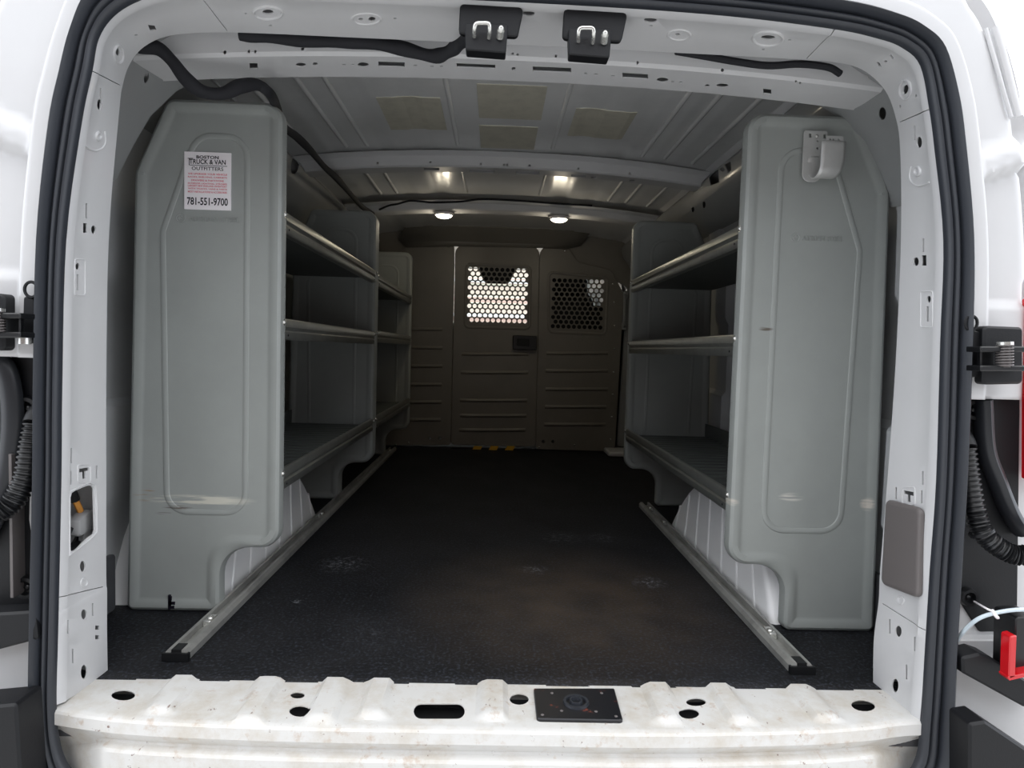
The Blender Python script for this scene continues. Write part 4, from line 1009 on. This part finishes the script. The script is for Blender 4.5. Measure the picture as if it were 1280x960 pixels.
# connector in the left pillar opening
t = thing('wiring_connector', 'grey plastic wiring connector with an orange lead in the left pillar opening', 'connector', YP(102, 650, -.02))
yy = lambda px, py, x: XP(px, py, x)
bm = bmesh.new(); c = XP(100, 655, -0.805)
rings(bm, [(c.y-.03, c.z-.018), (c.y+.025, c.z-.012), (c.y+.03, c.z+.02), (c.y+.005, c.z+.028), (c.y-.03, c.z+.015)], [.006]*5, [(0.002, 0), (0, .003), (0, .022), (0.002, .025)], lambda a, b, h: Vector((-0.812+h, a, b))); box(bm, (-0.80, c.y-.012, c.z-.03), (-0.79, c.y+.012, c.z+.0)); link('plug', bm, 'conn', t)
bm = bmesh.new(); tube(bm, [c+Vector((.003, 0, .02)), c+Vector((.0, -.004, .035)), c+Vector((-.004, -.008, .05))], .006, 8); link('lead', bm, 'orange', t)
bm = bmesh.new(); tube(bm, [c+Vector((-.004, -.008, .048)), c+Vector((-.006, -.014, .065)), c+Vector((-.01, -.02, .085))], .009, 8); tube(bm, [c+Vector((0, -.03, -.0)), c+Vector((0, -.045, -.015)), c+Vector((0, -.04, -.035)), c+Vector((-.01, 0, -.04)), c+Vector((-.02, .03, -.03))], .007, 8); link('boot', bm, 'blacks', t)
bm = bmesh.new(); box(bm, (-0.86, -0.13, 0.20), (-0.855, 0.0, 0.46)); struct(link('trim_21', bm, 'cover'))

# grey cover plate on the right pillar
q3 = [hit(tj, *p)[0] for p in ((1112, 640), (1148, 655), (1128, 735))]
t_n = (q3[1]-q3[0]).cross(q3[2]-q3[0]).normalized()
if t_n.x > 0: t_n = -t_n
t_c = sum(q3, Vector())/3+t_n*0.003
base = [onplane(px, py, t_c, t_n) for px, py in ((1112,624),(1156,636),(1153,748),(1106,730))]
e1 = (base[1]-base[0]).normalized(); e1 = (e1-t_n*e1.dot(t_n)).normalized(); e2 = t_n.cross(e1)
if e2.z < 0: e2 = -e2
pl = [((b-t_c).dot(e1), (b-t_c).dot(e2)) for b in base]
bm = bmesh.new(); rings(bm, pl, [.013]*4, [(0, 0), (0, .006), (.002, .0085), (.008, .0095)], lambda a, b, h: t_c+e1*a+e2*b+t_n*(h+.0005))
tag(link('access_cover', bm, 'cover', angle=50), 'dark grey rounded plastic cover plate on the right door pillar', 'cover')

# ------------------------------------------------------------------ hinges, lamp housings, conduits and bumpers outside the seal
def conduit(pts, r, label, lead=()):
    t = thing('corrugated_conduit', label, 'conduit', pts[0])
    P = catmull(pts, 24); L = 0
    bm = bmesh.new(); s_ = [0]
    for a, b in zip(P, P[1:]): s_.append(s_[-1]+(b-a).length)
    T = s_[-1]; tube(bm, pts, lambda f: r*(1+0.13*math.sin(f*T/0.0072*2*PI)), 14, sub=30); link('sleeve', bm, 'blacks', t, angle=80)
    bm = bmesh.new(); tube(bm, [pts[0]+Vector((0, .03, .03)), pts[0]+Vector((0, .01, .015)), pts[0]], r*1.15, 12); link('collar', bm, 'black', t)
    return t
conduit([YP(44,530,-.12), YP(38,560,-.13), YP(32,595,-.14), YP(18,625,-.15), YP(0,640,-.16), YP(-25,648,-.17)], 0.017, 'black corrugated conduit beside the left edge of the seal')
tR = conduit([YP(1207,560,-.12), YP(1212,600,-.13), YP(1219,640,-.14), YP(1230,668,-.15), YP(1255,688,-.16), YP(1280,694,-.17), YP(1310,680,-.18)], 0.0165, 'black corrugated conduit beside the right edge of the seal')
bm = bmesh.new(); c = YP(1226, 664, -.145); d = (YP(1235, 673, -.15)-YP(1219, 640, -.14)).normalized(); cyl(bm, c, d, .021, .006, 18); link('clamp_ring', bm, 'black', tR)

def housing(pts, band, label, extra, y=-0.10):
    t = thing('lamp_housing', label, 'housing', YP(*pts[0], y))
    bm = bmesh.new(); slab(bm, pts, y, 0.004, r=.006, bev=.002); link('shell', bm, 'black', t)
    bm = bmesh.new(); P = [YP(*p, y-.012) for p in band]; tube(bm, P, .020, 12, flat=0.7); link('moulded_rib', bm, mat('satin_grey_plastic', rgb(38, 40, 44), 0.35), t)
    for i, (px, py, r) in enumerate(extra):
        c = YP(px, py, y-.001)
        bm = bmesh.new()
        rows = [[Vector((c.x+rr*math.cos(2*PI*k/20), y-hh, c.z+rr*math.sin(2*PI*k/20))) for k in range(20)] for rr, hh in ((r, 0), (r*.9, .012), (r*.6, .012), (r*.5, .003))]
        loft(bm, rows, closed=True, cap=True); dome(bm, (c.x, y-.003, c.z), (0, -1, 0), r*.3, .006); link('socket', bm, 'blacks', t)
    return t
housing([(-45,425),(50,425),(50,802),(-45,802)], [(-30,450),(2,455),(14,490),(16,540),(8,600),(-10,650),(-30,680)], 'black plastic lamp housing outside the seal on the left', [(37,510,.022),(36,733,.022)])
hR = housing([(1200,474),(1276,474),(1272,790),(1225,790),(1196,745)], [(1228,500),(1232,560),(1246,600),(1262,640),(1278,665)], 'black plastic lamp housing outside the seal on the right', [(1214,512,.020),(1208,745,.018)])
# white gap strip behind left conduit
bm = bmesh.new(); slab(bm, [(38,560),(50,560),(50,700),(44,700),(36,650)], -0.106, 0.004, r=.002, bev=.001); struct(link('trim_22', bm, 'white'))
# red lens edges on the right
bm = bmesh.new(); slab(bm, [(1289,372),(1320,372),(1320,610),(1288,600)], -0.135, 0.02, r=.004); tag(link('tail_lamp_lens', bm, 'red'), 'red tail lamp lens at the right edge of the photo, beside the hinge', 'lamp')
t = thing('reflector', 'narrow red reflector low on the right rear corner above the bumper', 'reflector', YP(1266, 820, -.2))
bm = bmesh.new(); slab(bm, [(1263,796),(1272,794),(1270,846),(1261,850)], -0.21, 0.02, r=.003); slab(bm, [(1259,846),(1300,838),(1300,842),(1262,851)], -0.21, 0.02, r=.001, bev=.0005); link('lens', bm, 'red', t)
bm = bmesh.new(); slab(bm, [(1270,772),(1300,770),(1300,850),(1268,846)], -0.19, 0.05, r=.006); link('bracket', bm, 'blacks', t)

def hinge(P_, s, y, label):
    t = thing('strap_hinge', label, 'hinge', YP(*P_[0], y), 'rear door hinges')
    bx0, by0 = P_[0]
    bm = bmesh.new(); slab(bm, [(bx0,by0),(bx0+50,by0+2),(bx0+50,by0+73),(bx0-1,by0+74)], y, 0.025, r=.008, bev=.004); link('hinge_plate', bm, 'black', t)
    bm = bmesh.new()
    xa_, xb_ = (bx0-4, bx0+60) if s > 0 else (bx0-5, bx0+70)
    for o in (26, 50): slab(bm, [(xa_,by0+o),(xb_,by0+o),(xb_,by0+o+7),(xa_,by0+o+7)], y-0.035, 0.034, r=.002)
    xw = (xa_, xa_+18) if s > 0 else (xb_-18, xb_)
    slab(bm, [(xw[0],by0+28),(xw[1],by0+28),(xw[1],by0+54),(xw[0],by0+54)], y-0.010, 0.009, r=.002)
    link('hinge_arm', bm, 'blacks', t)
    bm = bmesh.new(); cx_ = bx0+26 if s > 0 else bx0+40
    a = YP(cx_, by0+52, y-.030); b = YP(cx_, by0+24, y-.030); L = (b-a).length
    pts = [a+(b-a)*(k/80)+Vector((.0115*math.cos(k*PI/5), .0115*math.sin(k*PI/5), 0)) for k in range(81)]
    tube(bm, pts, .0016, 6, sub=1, smooth=False); cyl(bm, a, b-a, .008, L); link('spring', bm, 'cover', t)
    bm = bmesh.new(); cyl(bm, b, b-a, .0125, .005); link('pin_cap', bm, 'bolt', t)
    bm = bmesh.new()
    kx = bx0-16 if s > 0 else bx0+74
    slab(bm, [(kx,by0+5),(kx+14,by0+8),(kx+15,by0+62),(kx-2,by0+66)], y+.01, 0.03, r=.004); link('body_bracket', bm, 'black', t)
    bm = bmesh.new(); c = YP(kx+(0 if s > 0 else 10), by0-3, y+.01); tube(bm, [c+Vector((.011*math.cos(2*PI*k/12), 0, .013*math.sin(2*PI*k/12))) for k in range(13)], .0028, 6, sub=2); link('check_loop', bm, 'black', t)
hinge([(1230,407)], 1, -0.168, 'black door hinge with coil spring on the right outer body')
hinge([(-45,365)], -1, -0.168, 'black door hinge on the left outer body')
bm = bmesh.new(); a = YP(31, 430, -.17); b = YP(31, 417, -.17); cyl(bm, a, b-a, .0095, (b-a).length); struct(link('trim_23', bm, 'bolt'))
# black ledge pieces and bumpers
def bar(name, pts, y, th, label, cat, m='black'):
    bm = bmesh.new(); slab(bm, pts, y, th, r=.006, bev=.004); return tag(link(name, bm, m), label, cat)
bar('body_ledge', [(-60,770),(10,766),(42,764),(46,800),(0,812),(-60,830)], -0.16, 0.04, 'black plastic ledge under the left lamp housing', 'ledge')
bar('bumper', [(-110,900),(-45,886),(20,880),(30,1040),(-110,1040)], -0.22, 0.06, 'black plastic bumper end at the bottom left corner', 'bumper')
bar('body_ledge', [(1203,822),(1225,817),(1240,822),(1310,868),(1310,892),(1280,884),(1204,842)], -0.17, 0.04, 'black plastic ledge under the right lamp housing', 'ledge')
bar('bumper', [(1212,905),(1232,902),(1300,948),(1340,975),(1340,1040),(1212,1040)], -0.22, 0.05, 'black plastic bumper end at the bottom right corner', 'bumper')
bm = bmesh.new(); tube(bm, [YP(1192,808,-.13), YP(1204,790,-.16), YP(1222,774,-.19), YP(1245,766,-.2), YP(1275,762,-.21), YP(1310,764,-.21)], .0035, 10)
tc_ = thing('washer_hose', 'pale translucent hose looping over the right lamp housing', 'hose', YP(1222, 774, -.19)); link('tube', bm, 'clear', tc_)
bm = bmesh.new(); tube(bm, [YP(1240,763,-.205), YP(1245,770,-.215), YP(1247,772,-.2)], .003, 8); tube(bm, [YP(1218,752,-.12), YP(1232,760,-.19), YP(1244,766,-.2)], .0018, 8); link('cable_tie', bm, 'sticker', tc_)
